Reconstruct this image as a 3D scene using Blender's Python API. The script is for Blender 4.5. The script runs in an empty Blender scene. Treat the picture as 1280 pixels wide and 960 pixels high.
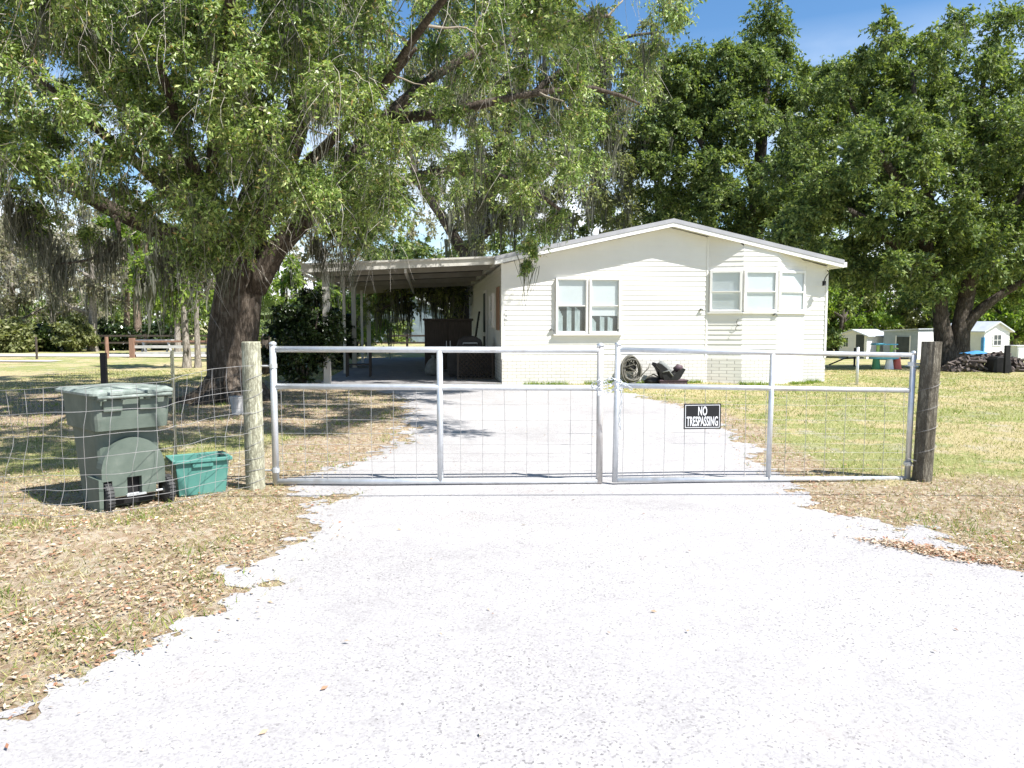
import bpy, math, random
import numpy as np
from mathutils import Vector, noise, Matrix

random.seed(7)
RNG = np.random.default_rng(11)
COL = bpy.context.scene.collection
PI = math.pi

# ------------------------------------------------------------------ camera model
F = 960.0
HOR = 405.0
PITCH = math.atan((480 - HOR) / F)
CZ = 1.57
CP, SP = math.cos(PITCH), math.sin(PITCH)


def ray(px, py):
    u = (px - 640) / F
    v = (480 - py) / F
    return (u, CP + v * SP, -SP + v * CP)


def at(px, py, Y):
    d = ray(px, py)
    t = Y / d[1]
    return Vector((d[0] * t, Y, CZ + d[2] * t))


def gnd(px, py, z=0.0):
    d = ray(px, py)
    t = (z - CZ) / d[2]
    return Vector((d[0] * t, d[1] * t, z))


def project(P):
    """numpy (n,3) -> pixel arrays (1280 basis)"""
    P = np.asarray(P, float)
    x = P[:, 0]
    y = P[:, 1]
    z = P[:, 2] - CZ
    fw = y * CP - z * SP
    up = y * SP + z * CP
    fw = np.maximum(fw, 0.05)
    return 640 + F * x / fw, 480 - F * up / fw


# ------------------------------------------------------------------ terrain
def sstep(a, b, x):
    t = np.clip((x - a) / (b - a), 0, 1)
    return t * t * (3 - 2 * t)


def zg(x, y):
    """ground height, works on scalars and arrays"""
    x = np.asarray(x, float)
    y = np.asarray(y, float)
    h = 0.018 * np.sin(x * 0.9 + 1.3) * np.cos(y * 0.7 + x * 0.3) + 0.012 * np.sin(x * 2.1 - y * 1.7)
    h = h * sstep(1.0, 4.0, np.abs(x - 0.6) + 0.2 * np.abs(y - 6))
    # small shoulder of litter in front of the bins, bins in a shallow dip
    m = np.exp(-((y - 5.35 - 0.35 * (x + 3.3)) / 0.42) ** 2) * sstep(-1.7, -2.6, x)
    h = h + 0.075 * m
    dip = np.exp(-(((x + 3.1) / 0.9) ** 2 + ((y - 6.5) / 0.6) ** 2))
    h = h - 0.035 * dip
    # land falls away on the right beyond the house
    drop = np.clip(y - 27, 0, 60) * 0.034 * sstep(3.0, 9.0, x)
    return h - drop


def Z(x, y):
    return float(zg(x, y))


# ------------------------------------------------------------------ materials
def new_mat(name):
    m = bpy.data.materials.new(name)
    m.use_nodes = True
    nt = m.node_tree
    for n in list(nt.nodes):
        nt.nodes.remove(n)
    out = nt.nodes.new('ShaderNodeOutputMaterial')
    return m, nt, out


def N(nt, t, **kw):
    n = nt.nodes.new(t)
    for k, v in kw.items():
        if k.startswith('i_'):
            n.inputs[k[2:].replace('_', ' ')].default_value = v
        else:
            setattr(n, k, v)
    return n


def ramp(nt, fac, stops, interp='LINEAR'):
    r = nt.nodes.new('ShaderNodeValToRGB')
    r.color_ramp.interpolation = interp
    el = r.color_ramp.elements
    while len(el) < len(stops):
        el.new(0.5)
    for e, (p, c) in zip(el, stops):
        e.position = p
        e.color = (c[0], c[1], c[2], 1) if hasattr(c, '__len__') else (c, c, c, 1)
    nt.links.new(fac, r.inputs[0])
    return r.outputs[0]


def mixc(nt, fac, a, b, mode='MIX'):
    m = nt.nodes.new('ShaderNodeMix')
    m.data_type = 'RGBA'
    m.blend_type = mode
    for sock, val in ((m.inputs[0], fac), (m.inputs[6], a), (m.inputs[7], b)):
        if hasattr(val, 'is_output') or hasattr(val, 'links'):
            nt.links.new(val, sock)
        elif hasattr(val, '__len__'):
            sock.default_value = (val[0], val[1], val[2], 1)
        else:
            sock.default_value = val
    return m.outputs[2]


def noise_tex(nt, scale, detail=4, rough=0.6, vec=None, dist=0.0):
    n = nt.nodes.new('ShaderNodeTexNoise')
    n.inputs['Scale'].default_value = scale
    n.inputs['Detail'].default_value = detail
    n.inputs['Roughness'].default_value = rough
    n.inputs['Distortion'].default_value = dist
    if vec is not None:
        nt.links.new(vec, n.inputs['Vector'])
    return n.outputs[0]


def coords(nt, scale=(1, 1, 1), kind='Object'):
    tc = nt.nodes.new('ShaderNodeTexCoord')
    mp = nt.nodes.new('ShaderNodeMapping')
    mp.inputs['Scale'].default_value = scale
    nt.links.new(tc.outputs[kind], mp.inputs[0])
    return mp.outputs[0]


def principled(nt, out, col, rough=0.7, metal=0.0, spec=0.5, bump=None, bstr=0.3, bdist=0.01):
    p = nt.nodes.new('ShaderNodeBsdfPrincipled')
    if hasattr(col, 'links'):
        nt.links.new(col, p.inputs['Base Color'])
    else:
        p.inputs['Base Color'].default_value = (*col, 1)
    if hasattr(rough, 'links'):
        nt.links.new(rough, p.inputs['Roughness'])
    else:
        p.inputs['Roughness'].default_value = rough
    p.inputs['Metallic'].default_value = metal
    p.inputs['Specular IOR Level'].default_value = spec
    if bump is not None:
        b = nt.nodes.new('ShaderNodeBump')
        b.inputs['Strength'].default_value = bstr
        b.inputs['Distance'].default_value = bdist
        nt.links.new(bump, b.inputs['Height'])
        nt.links.new(b.outputs[0], p.inputs['Normal'])
    if out is not None:
        nt.links.new(p.outputs[0], out.inputs[0])
    return p


def mottled(name, c1, c2, scale=6, rough=0.7, metal=0.0, spec=0.4, bstr=0.2, bdist=0.004, stretch=(1, 1, 1), fine=60, dirt=None):
    m, nt, out = new_mat(name)
    v = coords(nt, stretch)
    n1 = noise_tex(nt, scale, 6, 0.65, v)
    col = mixc(nt, ramp(nt, n1, [(0.35, 0.0), (0.68, 1.0)]), c1, c2)
    if dirt is not None:
        n3 = noise_tex(nt, scale * 0.37 + 0.7, 8, 0.75, v)
        col = mixc(nt, ramp(nt, n3, [(0.55, 0.0), (0.75, 0.75)]), col, dirt)
    n2 = noise_tex(nt, fine, 3, 0.6, v)
    principled(nt, out, col, rough, metal, spec, n2, bstr, bdist)
    return m


def leaf_mat(name, stops, trans=0.35, gloss=0.25, rough=0.45, tint=(1.25, 1.15, 0.72)):
    m, nt, out = new_mat(name)
    g = nt.nodes.new('ShaderNodeNewGeometry')
    col = ramp(nt, g.outputs['Random Per Island'], stops)
    n1 = noise_tex(nt, 0.9, 3, 0.6, coords(nt))
    col = mixc(nt, ramp(nt, n1, [(0.3, 0.0), (0.7, 1.0)]), col, mixc(nt, 1.0, col, tint, 'MULTIPLY'))
    p = principled(nt, None, col, rough, 0, gloss)
    t = nt.nodes.new('ShaderNodeBsdfTranslucent')
    tcol = mixc(nt, 1.0, col, (1.5, 1.6, 0.7), 'MULTIPLY')
    nt.links.new(tcol, t.inputs[0])
    mx = nt.nodes.new('ShaderNodeMixShader')
    mx.inputs[0].default_value = trans
    nt.links.new(p.outputs[0], mx.inputs[1])
    nt.links.new(t.outputs[0], mx.inputs[2])
    nt.links.new(mx.outputs[0], out.inputs[0])
    return m


def bark_mat(name, c1, c2, scale=3.0, bstr=0.9):
    m, nt, out = new_mat(name)
    v = coords(nt, (1, 1, 0.22))
    vo = nt.nodes.new('ShaderNodeTexVoronoi')
    vo.feature = 'DISTANCE_TO_EDGE'
    vo.inputs['Scale'].default_value = scale * 5
    nz = nt.nodes.new('ShaderNodeTexNoise')
    nz.inputs['Scale'].default_value = scale * 2.2
    nz.inputs['Detail'].default_value = 8
    nz.inputs['Roughness'].default_value = 0.75
    nt.links.new(v, nz.inputs['Vector'])
    mv = mixc(nt, 0.18, v, nz.outputs[1])
    nt.links.new(mv, vo.inputs['Vector'])
    n1 = noise_tex(nt, scale * 1.1, 7, 0.7, coords(nt, (1, 1, 0.5)))
    col = mixc(nt, ramp(nt, n1, [(0.3, 0.0), (0.7, 1.0)]), c1, c2)
    col = mixc(nt, ramp(nt, vo.outputs['Distance'], [(0.0, 0.0), (0.25, 1.0)]), mixc(nt, 1.0, col, (0.4, 0.38, 0.36), 'MULTIPLY'), col)
    lich = noise_tex(nt, scale * 2.6, 6, 0.7, coords(nt))
    col = mixc(nt, ramp(nt, lich, [(0.6, 0.0), (0.72, 0.6)]), col, (0.27, 0.27, 0.23))
    hgt = mixc(nt, 0.5, vo.outputs['Distance'], nz.outputs[0], 'ADD')
    principled(nt, out, col, 0.9, 0, 0.2, hgt, bstr, 0.06)
    return m


M = {}
M['leaf_oak'] = leaf_mat('oak leaf', [(0.0, (0.06, 0.10, 0.03)), (0.35, (0.145, 0.225, 0.065)), (0.75, (0.29, 0.40, 0.13)), (0.95, (0.47, 0.54, 0.25)), (1.0, (0.40, 0.26, 0.13))], 0.25, 0.5, 0.4, (1.12, 1.04, 0.82))
M['leaf_dark'] = leaf_mat('dark oak leaf', [(0.0, (0.045, 0.085, 0.035)), (0.5, (0.125, 0.18, 0.062)), (1.0, (0.25, 0.31, 0.12))], 0.33, 0.3, 0.5, (1.2, 1.1, 0.85))
M['leaf_olive'] = leaf_mat('olive leaf', [(0.0, (0.09, 0.11, 0.045)), (0.5, (0.17, 0.20, 0.085)), (1.0, (0.29, 0.30, 0.16))], 0.35, 0.3, 0.5, (1.1, 1.05, 0.9))
M['leaf_gray'] = leaf_mat('gray mossy leaf', [(0.0, (0.17, 0.155, 0.12)), (0.5, (0.30, 0.28, 0.22)), (0.88, (0.26, 0.28, 0.16)), (1.0, (0.42, 0.39, 0.33))], 0.3, 0.2, 0.7, (1.0, 0.97, 0.9))
M['leaf_bright'] = leaf_mat('bright leaf', [(0.0, (0.07, 0.13, 0.03)), (0.5, (0.14, 0.22, 0.045)), (1.0, (0.24, 0.32, 0.09))], 0.4, 0.3)
M['leaf_bush'] = leaf_mat('glossy bush leaf', [(0.0, (0.012, 0.025, 0.01)), (0.6, (0.03, 0.055, 0.018)), (1.0, (0.06, 0.09, 0.03))], 0.12, 0.6, 0.3)
M['leaf_palm'] = leaf_mat('palm leaf', [(0.0, (0.08, 0.14, 0.05)), (1.0, (0.24, 0.30, 0.13))], 0.3, 0.4)
M['moss'] = leaf_mat('spanish moss', [(0.0, (0.08, 0.082, 0.068)), (0.6, (0.17, 0.17, 0.145)), (1.0, (0.27, 0.265, 0.225))], 0.2, 0.1, 0.9, (1.0, 1.0, 0.95))
M['bark'] = bark_mat('oak bark', (0.12, 0.095, 0.075), (0.22, 0.18, 0.145))
M['bark_dark'] = bark_mat('dark bark', (0.09, 0.075, 0.06), (0.17, 0.145, 0.12))
M['bark_pale'] = bark_mat('pale bark', (0.30, 0.27, 0.23), (0.45, 0.41, 0.36), 4, 0.4)
M['bark_pine'] = bark_mat('pine bark', (0.22, 0.16, 0.12), (0.36, 0.28, 0.22), 4, 0.6)
M['twig_pale'] = mottled('pale bare twig', (0.40, 0.36, 0.31), (0.60, 0.56, 0.50), 5, 0.9)
M['twig'] = mottled('twig', (0.20, 0.165, 0.125), (0.33, 0.29, 0.23), 5, 0.9)


def ground_material():
    m, nt, out = new_mat('lawn and litter')
    v = coords(nt)
    at_ = nt.nodes.new('ShaderNodeAttribute')
    at_.attribute_name = 'litter'
    n_big = noise_tex(nt, 0.35, 5, 0.6, v)
    n_mid = noise_tex(nt, 2.2, 6, 0.7, v)
    n_fine = noise_tex(nt, 26, 6, 0.75, v)
    n_vf = noise_tex(nt, 110, 3, 0.7, v)
    straw = mixc(nt, ramp(nt, n_fine, [(0.3, 0.0), (0.7, 1.0)]), (0.30, 0.245, 0.125), (0.54, 0.46, 0.26))
    green = mixc(nt, ramp(nt, n_fine, [(0.3, 0.0), (0.7, 1.0)]), (0.12, 0.155, 0.045), (0.33, 0.37, 0.125))
    gmix = nt.nodes.new('ShaderNodeMath')
    gmix.operation = 'ADD'
    nt.links.new(n_big, gmix.inputs[0])
    nt.links.new(n_mid, gmix.inputs[1])
    grass = mixc(nt, ramp(nt, gmix.outputs[0], [(0.98, 0.0), (1.26, 0.75)]), straw, green)
    # bare greyish sand patches
    grass = mixc(nt, ramp(nt, noise_tex(nt, 1.3, 6, 0.7, v), [(0.54, 0.0), (0.70, 0.75)]), grass, (0.40, 0.36, 0.32))
    vor = nt.nodes.new('ShaderNodeTexVoronoi')
    vor.inputs['Scale'].default_value = 24
    vor.inputs['Randomness'].default_value = 1.0
    nt.links.new(v, vor.inputs['Vector'])
    lit = ramp(nt, vor.outputs['Color'], [(0.0, (0.20, 0.12, 0.08)), (0.35, (0.35, 0.25, 0.175)), (0.65, (0.45, 0.365, 0.275)), (1.0, (0.55, 0.49, 0.40))])
    lit = mixc(nt, ramp(nt, n_vf, [(0.3, 0.0), (0.7, 0.35)]), lit, (0.20, 0.14, 0.09))
    lf = nt.nodes.new('ShaderNodeMath')
    lf.operation = 'ADD'
    nt.links.new(at_.outputs['Fac'], lf.inputs[0])
    nt.links.new(n_mid, lf.inputs[1])
    col = mixc(nt, ramp(nt, lf.outputs[0], [(0.78, 0.0), (1.10, 0.9)]), grass, lit)
    principled(nt, out, col, 0.95, 0, 0.1, n_fine, 0.8, 0.04)
    return m


def gravel_material():
    m, nt, out = new_mat('white shell gravel')
    v = coords(nt)
    vor = nt.nodes.new('ShaderNodeTexVoronoi')
    vor.inputs['Scale'].default_value = 105
    nt.links.new(v, vor.inputs['Vector'])
    n1 = noise_tex(nt, 0.55, 6, 0.65, v)
    n2 = noise_tex(nt, 5.0, 6, 0.7, v)
    n3 = noise_tex(nt, 42, 5, 0.8, v)
    base = mixc(nt, ramp(nt, n2, [(0.3, 0.0), (0.7, 1.0)]), (0.335, 0.32, 0.315), (0.445, 0.43, 0.425))
    base = mixc(nt, ramp(nt, n3, [(0.32, 0.45), (0.54, 0.0)]), base, (0.16, 0.152, 0.15))
    stone = ramp(nt, vor.outputs['Color'], [(0.0, (0.055, 0.05, 0.05)), (0.12, (0.12, 0.115, 0.115)), (0.26, (0.34, 0.325, 0.32)), (1.0, (0.56, 0.545, 0.54))])
    mm = nt.nodes.new('ShaderNodeMath')
    mm.operation = 'MULTIPLY'
    nt.links.new(ramp(nt, n1, [(0.34, 0.25), (0.60, 1.0)]), mm.inputs[0])
    nt.links.new(ramp(nt, noise_tex(nt, 17, 5, 0.75, v), [(0.36, 0.1), (0.60, 1.0)]), mm.inputs[1])
    col = mixc(nt, mm.outputs[0], base, stone)
    broad = noise_tex(nt, 0.42, 5, 0.6, v, 0.6)
    col = mixc(nt, ramp(nt, broad, [(0.46, 0.0), (0.66, 0.5)]), col, mixc(nt, 1.0, col, (0.72, 0.71, 0.71), 'MULTIPLY'))
    sandy = ramp(nt, noise_tex(nt, 1.1, 6, 0.7, v), [(0.58, 0.0), (0.72, 0.35)])
    col = mixc(nt, sandy, col, (0.36, 0.31, 0.27))
    principled(nt, out, col, 0.95, 0, 0.15, n3, 0.5, 0.012)
    return m


M['ground'] = ground_material()
M['gravel'] = gravel_material()
M['road'] = mottled('pale dirt road', (0.50, 0.46, 0.40), (0.64, 0.60, 0.54), 1.5, 0.95)
M['pebble'] = leaf_mat('pebbles', [(0.0, (0.09, 0.085, 0.08)), (0.15, (0.20, 0.19, 0.19)), (0.4, (0.34, 0.33, 0.32)), (1.0, (0.50, 0.48, 0.47))], 0.0, 0.3, 0.9, (0.95, 0.95, 0.95))
M['dead_leaf'] = leaf_mat('fallen leaves', [(0.0, (0.15, 0.09, 0.06)), (0.12, (0.34, 0.17, 0.10)), (0.35, (0.42, 0.29, 0.19)), (0.7, (0.51, 0.43, 0.32)), (1.0, (0.62, 0.55, 0.44))], 0.08, 0.3, 0.6, (0.95, 0.88, 0.86))
M['straw'] = leaf_mat('straw grass', [(0.0, (0.09, 0.12, 0.03)), (0.3, (0.23, 0.26, 0.08)), (0.6, (0.43, 0.37, 0.19)), (1.0, (0.60, 0.53, 0.34))], 0.2, 0.2, 0.8, (1.0, 0.97, 0.9))
M['weed'] = leaf_mat('green weeds', [(0.0, (0.07, 0.13, 0.03)), (0.6, (0.17, 0.25, 0.06)), (1.0, (0.30, 0.34, 0.11))], 0.35, 0.2, 0.7)


def siding_mat():
    m, nt, out = new_mat('cream vinyl siding')
    v = coords(nt)
    n1 = noise_tex(nt, 1.6, 6, 0.6, v)
    col = mixc(nt, ramp(nt, n1, [(0.35, 0.0), (0.7, 1.0)]), (0.725, 0.71, 0.665), (0.76, 0.75, 0.71))
    st = noise_tex(nt, 3.0, 7, 0.75, coords(nt, (5, 5, 0.5)))
    col = mixc(nt, ramp(nt, st, [(0.6, 0.0), (0.8, 0.35)]), col, (0.50, 0.475, 0.41))
    sx = nt.nodes.new('ShaderNodeSeparateXYZ')
    nt.links.new(coords(nt), sx.inputs[0])
    dn = noise_tex(nt, 5.0, 8, 0.8, v)
    lo = nt.nodes.new('ShaderNodeMapRange')
    lo.inputs[1].default_value = 1.15
    lo.inputs[2].default_value = 0.55
    nt.links.new(sx.outputs[2], lo.inputs[0])
    ml = nt.nodes.new('ShaderNodeMath')
    ml.operation = 'MULTIPLY'
    nt.links.new(lo.outputs[0], ml.inputs[0])
    nt.links.new(ramp(nt, dn, [(0.48, 0.0), (0.72, 0.8)]), ml.inputs[1])
    col = mixc(nt, ml.outputs[0], col, (0.38, 0.35, 0.29))
    principled(nt, out, col, 0.55, 0, 0.3, noise_tex(nt, 30, 3, 0.6, coords(nt, (1, 1, 6))), 0.08, 0.003)
    return m


M['siding'] = siding_mat()


def brick_mat():
    m, nt, out = new_mat('white painted brick')
    tc = nt.nodes.new('ShaderNodeTexCoord')
    sx = nt.nodes.new('ShaderNodeSeparateXYZ')
    nt.links.new(tc.outputs['Object'], sx.inputs[0])
    cx = nt.nodes.new('ShaderNodeCombineXYZ')
    ad = nt.nodes.new('ShaderNodeMath')
    nt.links.new(sx.outputs[0], ad.inputs[0])
    nt.links.new(sx.outputs[1], ad.inputs[1])
    nt.links.new(ad.outputs[0], cx.inputs[0])
    nt.links.new(sx.outputs[2], cx.inputs[1])
    b = nt.nodes.new('ShaderNodeTexBrick')
    b.inputs['Scale'].default_value = 1.0
    b.inputs['Brick Width'].default_value = 0.23
    b.inputs['Row Height'].default_value = 0.085
    b.inputs['Mortar Size'].default_value = 0.006
    b.inputs['Mortar Smooth'].default_value = 0.3
    b.inputs['Color1'].default_value = (0.72, 0.70, 0.655, 1)
    b.inputs['Color2'].default_value = (0.64, 0.62, 0.575, 1)
    b.inputs['Mortar'].default_value = (0.36, 0.34, 0.31, 1)
    nt.links.new(cx.outputs[0], b.inputs['Vector'])
    st = noise_tex(nt, 2.4, 8, 0.75, tc.outputs['Object'])
    col = mixc(nt, ramp(nt, st, [(0.58, 0.0), (0.75, 0.5)]), b.outputs[0], (0.42, 0.38, 0.32))
    inv = nt.nodes.new('ShaderNodeMath')
    inv.operation = 'SUBTRACT'
    inv.inputs[0].default_value = 1
    nt.links.new(b.outputs['Fac'], inv.inputs[1])
    principled(nt, out, col, 0.75, 0, 0.3, inv.outputs[0], 0.7, 0.008)
    return m


M['brick'] = brick_mat()
M['white_trim'] = mottled('white trim', (0.80, 0.79, 0.76), (0.84, 0.83, 0.81), 3, 0.45, dirt=(0.62, 0.59, 0.53))
M['roof_metal'] = mottled('gray roof edge', (0.34, 0.34, 0.36), (0.42, 0.42, 0.44), 2, 0.5, 0.2)
M['carport_paint'] = mottled('weathered off-white paint', (0.50, 0.48, 0.43), (0.60, 0.58, 0.53), 2, 0.6, dirt=(0.33, 0.31, 0.27), stretch=(1, 1, 0.3))
M['underside_shade'] = mottled('carport ceiling shade', (0.13, 0.12, 0.10), (0.18, 0.17, 0.14), 2, 0.7)  # darker than the roof paint: carport shade put into the ceiling colour
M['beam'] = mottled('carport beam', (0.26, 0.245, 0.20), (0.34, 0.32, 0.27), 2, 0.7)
M['blind'] = mottled('window shade cloth', (0.74, 0.76, 0.76), (0.79, 0.80, 0.80), 2, 0.8)
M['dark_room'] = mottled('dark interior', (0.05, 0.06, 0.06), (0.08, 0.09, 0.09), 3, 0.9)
M['curtain'] = mottled('pale curtain', (0.60, 0.66, 0.65), (0.36, 0.42, 0.42), 5, 0.9, stretch=(6, 6, 1))
M['concrete'] = mottled('concrete slab', (0.20, 0.19, 0.19), (0.28, 0.27, 0.27), 3, 0.9, dirt=(0.13, 0.12, 0.11))
M['galv'] = mottled('galvanised pipe', (0.56, 0.58, 0.60), (0.70, 0.72, 0.74), 9, 0.42, 0.55, 0.5, 0.1, 0.002, dirt=(0.42, 0.40, 0.37))
M['galv_rust'] = mottled('rusting galvanised pipe', (0.50, 0.47, 0.44), (0.62, 0.60, 0.58), 6, 0.5, 0.4, 0.5, 0.1, 0.002, dirt=(0.33, 0.20, 0.12))
M['wire'] = mottled('fence wire', (0.26, 0.255, 0.25), (0.42, 0.41, 0.40), 9, 0.6, 0.3)
M['wire_old'] = mottled('old rusty wire', (0.20, 0.17, 0.14), (0.32, 0.29, 0.25), 9, 0.7, 0.3)
M['post_pale'] = bark_mat('treated post wood', (0.42, 0.42, 0.30), (0.56, 0.55, 0.42), 5, 0.25)
M['bin_green'] = mottled('faded green bin plastic', (0.095, 0.122, 0.10), (0.135, 0.165, 0.137), 5, 0.6, 0, 0.25, 0.1, 0.002, dirt=(0.21, 0.225, 0.195))
M['bin_lid'] = mottled('chalky green lid', (0.12, 0.15, 0.13), (0.36, 0.40, 0.36), 9, 0.6, 0, 0.3, dirt=(0.045, 0.06, 0.05))
M['teal'] = mottled('teal recycling plastic', (0.075, 0.22, 0.185), (0.10, 0.27, 0.225), 4, 0.55, 0, 0.3, dirt=(0.16, 0.30, 0.26))
M['rubber'] = mottled('black rubber', (0.035, 0.035, 0.035), (0.08, 0.08, 0.078), 9, 0.8)
M['black'] = mottled('black plastic', (0.010, 0.010, 0.011), (0.022, 0.022, 0.022), 6, 0.5, 0, 0.25)
M['sign_black'] = mottled('sign black enamel', (0.012, 0.012, 0.013), (0.02, 0.02, 0.02), 3, 0.4)
M['sign_white'] = mottled('sign white', (0.78, 0.78, 0.78), (0.82, 0.82, 0.82), 3, 0.5)
M['hose'] = mottled('garden hose', (0.10, 0.095, 0.08), (0.17, 0.16, 0.13), 6, 0.6)
M['purple_dark'] = mottled('dark maroon plastic', (0.07, 0.045, 0.055), (0.11, 0.07, 0.085), 6, 0.6)
M['gray_fab'] = mottled('gray fabric', (0.16, 0.17, 0.165), (0.24, 0.25, 0.24), 12, 0.9)
M['dark_wood'] = mottled('dark stained wood', (0.045, 0.035, 0.028), (0.08, 0.062, 0.05), 3, 0.7, stretch=(8, 8, 1))
M['red_wood'] = mottled('brown fence wood', (0.20, 0.11, 0.075), (0.30, 0.18, 0.13), 3, 0.85, stretch=(5, 5, 1))
M['gray_wood'] = mottled('weathered gray wood', (0.40, 0.39, 0.38), (0.56, 0.55, 0.54), 3, 0.85)
M['brown_wood'] = mottled('brown lumber', (0.26, 0.15, 0.10), (0.36, 0.23, 0.16), 3, 0.8, stretch=(8, 8, 1))
M['tarp'] = mottled('dark grill cover', (0.03, 0.028, 0.03), (0.06, 0.055, 0.055), 3, 0.7, bstr=0.5, bdist=0.02, fine=6)
M['tbl_blue'] = mottled('sky blue plastic', (0.10, 0.42, 0.62), (0.14, 0.50, 0.70), 3, 0.4)
M['tbl_green'] = mottled('dark green plastic', (0.05, 0.22, 0.09), (0.07, 0.27, 0.12), 3, 0.4)
M['tbl_lime'] = mottled('lime plastic', (0.40, 0.60, 0.14), (0.46, 0.66, 0.18), 3, 0.4)
M['tbl_red'] = mottled('faded red plastic', (0.55, 0.10, 0.08), (0.62, 0.15, 0.11), 3, 0.45)
M['shed_white'] = mottled('white shed panel', (0.72, 0.72, 0.71), (0.80, 0.80, 0.79), 2, 0.5)
M['shed_shade_blue'] = mottled('shade blue shed panel', (0.30, 0.36, 0.40), (0.38, 0.43, 0.47), 2, 0.6)  # blue sky-lit shade painted into the lean-to's front wall colour
M['shed_roof'] = mottled('pale metal roof', (0.55, 0.57, 0.59), (0.68, 0.70, 0.72), 2, 0.4, 0.3)
M['blue_tarp'] = mottled('blue tarp', (0.06, 0.25, 0.55), (0.10, 0.33, 0.65), 5, 0.5)
M['far_roof'] = mottled('far blue gray wall', (0.13, 0.17, 0.20), (0.20, 0.25, 0.28), 2, 0.8)
M['stones'] = mottled('dark logs and rubble', (0.07, 0.055, 0.05), (0.17, 0.14, 0.125), 4, 0.9)
M['cable'] = mottled('black cable', (0.02, 0.02, 0.02), (0.03, 0.03, 0.03), 4, 0.7)


def glass_mat():
    m, nt, out = new_mat('window glass')
    g = nt.nodes.new('ShaderNodeBsdfGlossy')
    g.inputs['Roughness'].default_value = 0.02
    t = nt.nodes.new('ShaderNodeBsdfTransparent')
    t.inputs[0].default_value = (0.93, 0.95, 0.955, 1)
    fr = nt.nodes.new('ShaderNodeLayerWeight')
    fr.inputs[0].default_value = 0.5
    pw = nt.nodes.new('ShaderNodeMath')
    pw.operation = 'POWER'
    pw.inputs[1].default_value = 4.0
    nt.links.new(fr.outputs['Facing'], pw.inputs[0])
    mx = nt.nodes.new('ShaderNodeMixShader')
    mu = nt.nodes.new('ShaderNodeMath')
    mu.operation = 'MULTIPLY_ADD'
    mu.inputs[1].default_value = 0.6
    mu.inputs[2].default_value = 0.05
    nt.links.new(pw.outputs[0], mu.inputs[0])
    nt.links.new(mu.outputs[0], mx.inputs[0])
    nt.links.new(t.outputs[0], mx.inputs[1])
    nt.links.new(g.outputs[0], mx.inputs[2])
    nt.links.new(mx.outputs[0], out.inputs[0])
    return m


M['glass'] = glass_mat()


# ------------------------------------------------------------------ object helpers
def link(name, me, mat, parent=None, smooth=False):
    o = bpy.data.objects.new(name, me)
    COL.objects.link(o)
    if mat is not None:
        for mm in (mat if isinstance(mat, (list, tuple)) else [mat]):
            me.materials.append(M[mm] if isinstance(mm, str) else mm)
    if parent is not None:
        o.parent = parent
    if smooth:
        me.polygons.foreach_set('use_smooth', [True] * len(me.polygons))
    return o


def tag(o, label=None, cat=None, group=None, kind=None):
    if label:
        o['label'] = label
    if cat:
        o['category'] = cat
    if group:
        o['group'] = group
    if kind:
        o['kind'] = kind
    return o


def thing(name, label, cat, loc=(0, 0, 0), rz=0.0, group=None):
    o = bpy.data.objects.new(name, None)
    o.empty_display_size = 0.2
    COL.objects.link(o)
    o.location = loc
    o.rotation_euler = (0, 0, rz)
    return tag(o, label, cat, group)


def np_mesh(name, V, quads=None, tris=None, attr=None):
    me = bpy.data.meshes.new(name)
    V = np.asarray(V, np.float32)
    nq = 0 if quads is None else len(quads)
    ntr = 0 if tris is None else len(tris)
    me.vertices.add(len(V))
    me.vertices.foreach_set('co', V.ravel())
    me.loops.add(nq * 4 + ntr * 3)
    parts, st = [], []
    if nq:
        parts.append(np.asarray(quads, np.int32).ravel())
        st.append(np.arange(nq) * 4)
    if ntr:
        parts.append(np.asarray(tris, np.int32).ravel())
        st.append(nq * 4 + np.arange(ntr) * 3)
    me.polygons.add(nq + ntr)
    me.loops.foreach_set('vertex_index', np.concatenate(parts))
    me.polygons.foreach_set('loop_start', np.concatenate(st).astype(np.int32))
    if attr is not None:
        for k, arr in attr.items():
            a = me.attributes.new(k, 'FLOAT', 'POINT')
            a.data.foreach_set('value', np.asarray(arr, np.float32))
    me.update(calc_edges=True)
    return me


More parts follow.
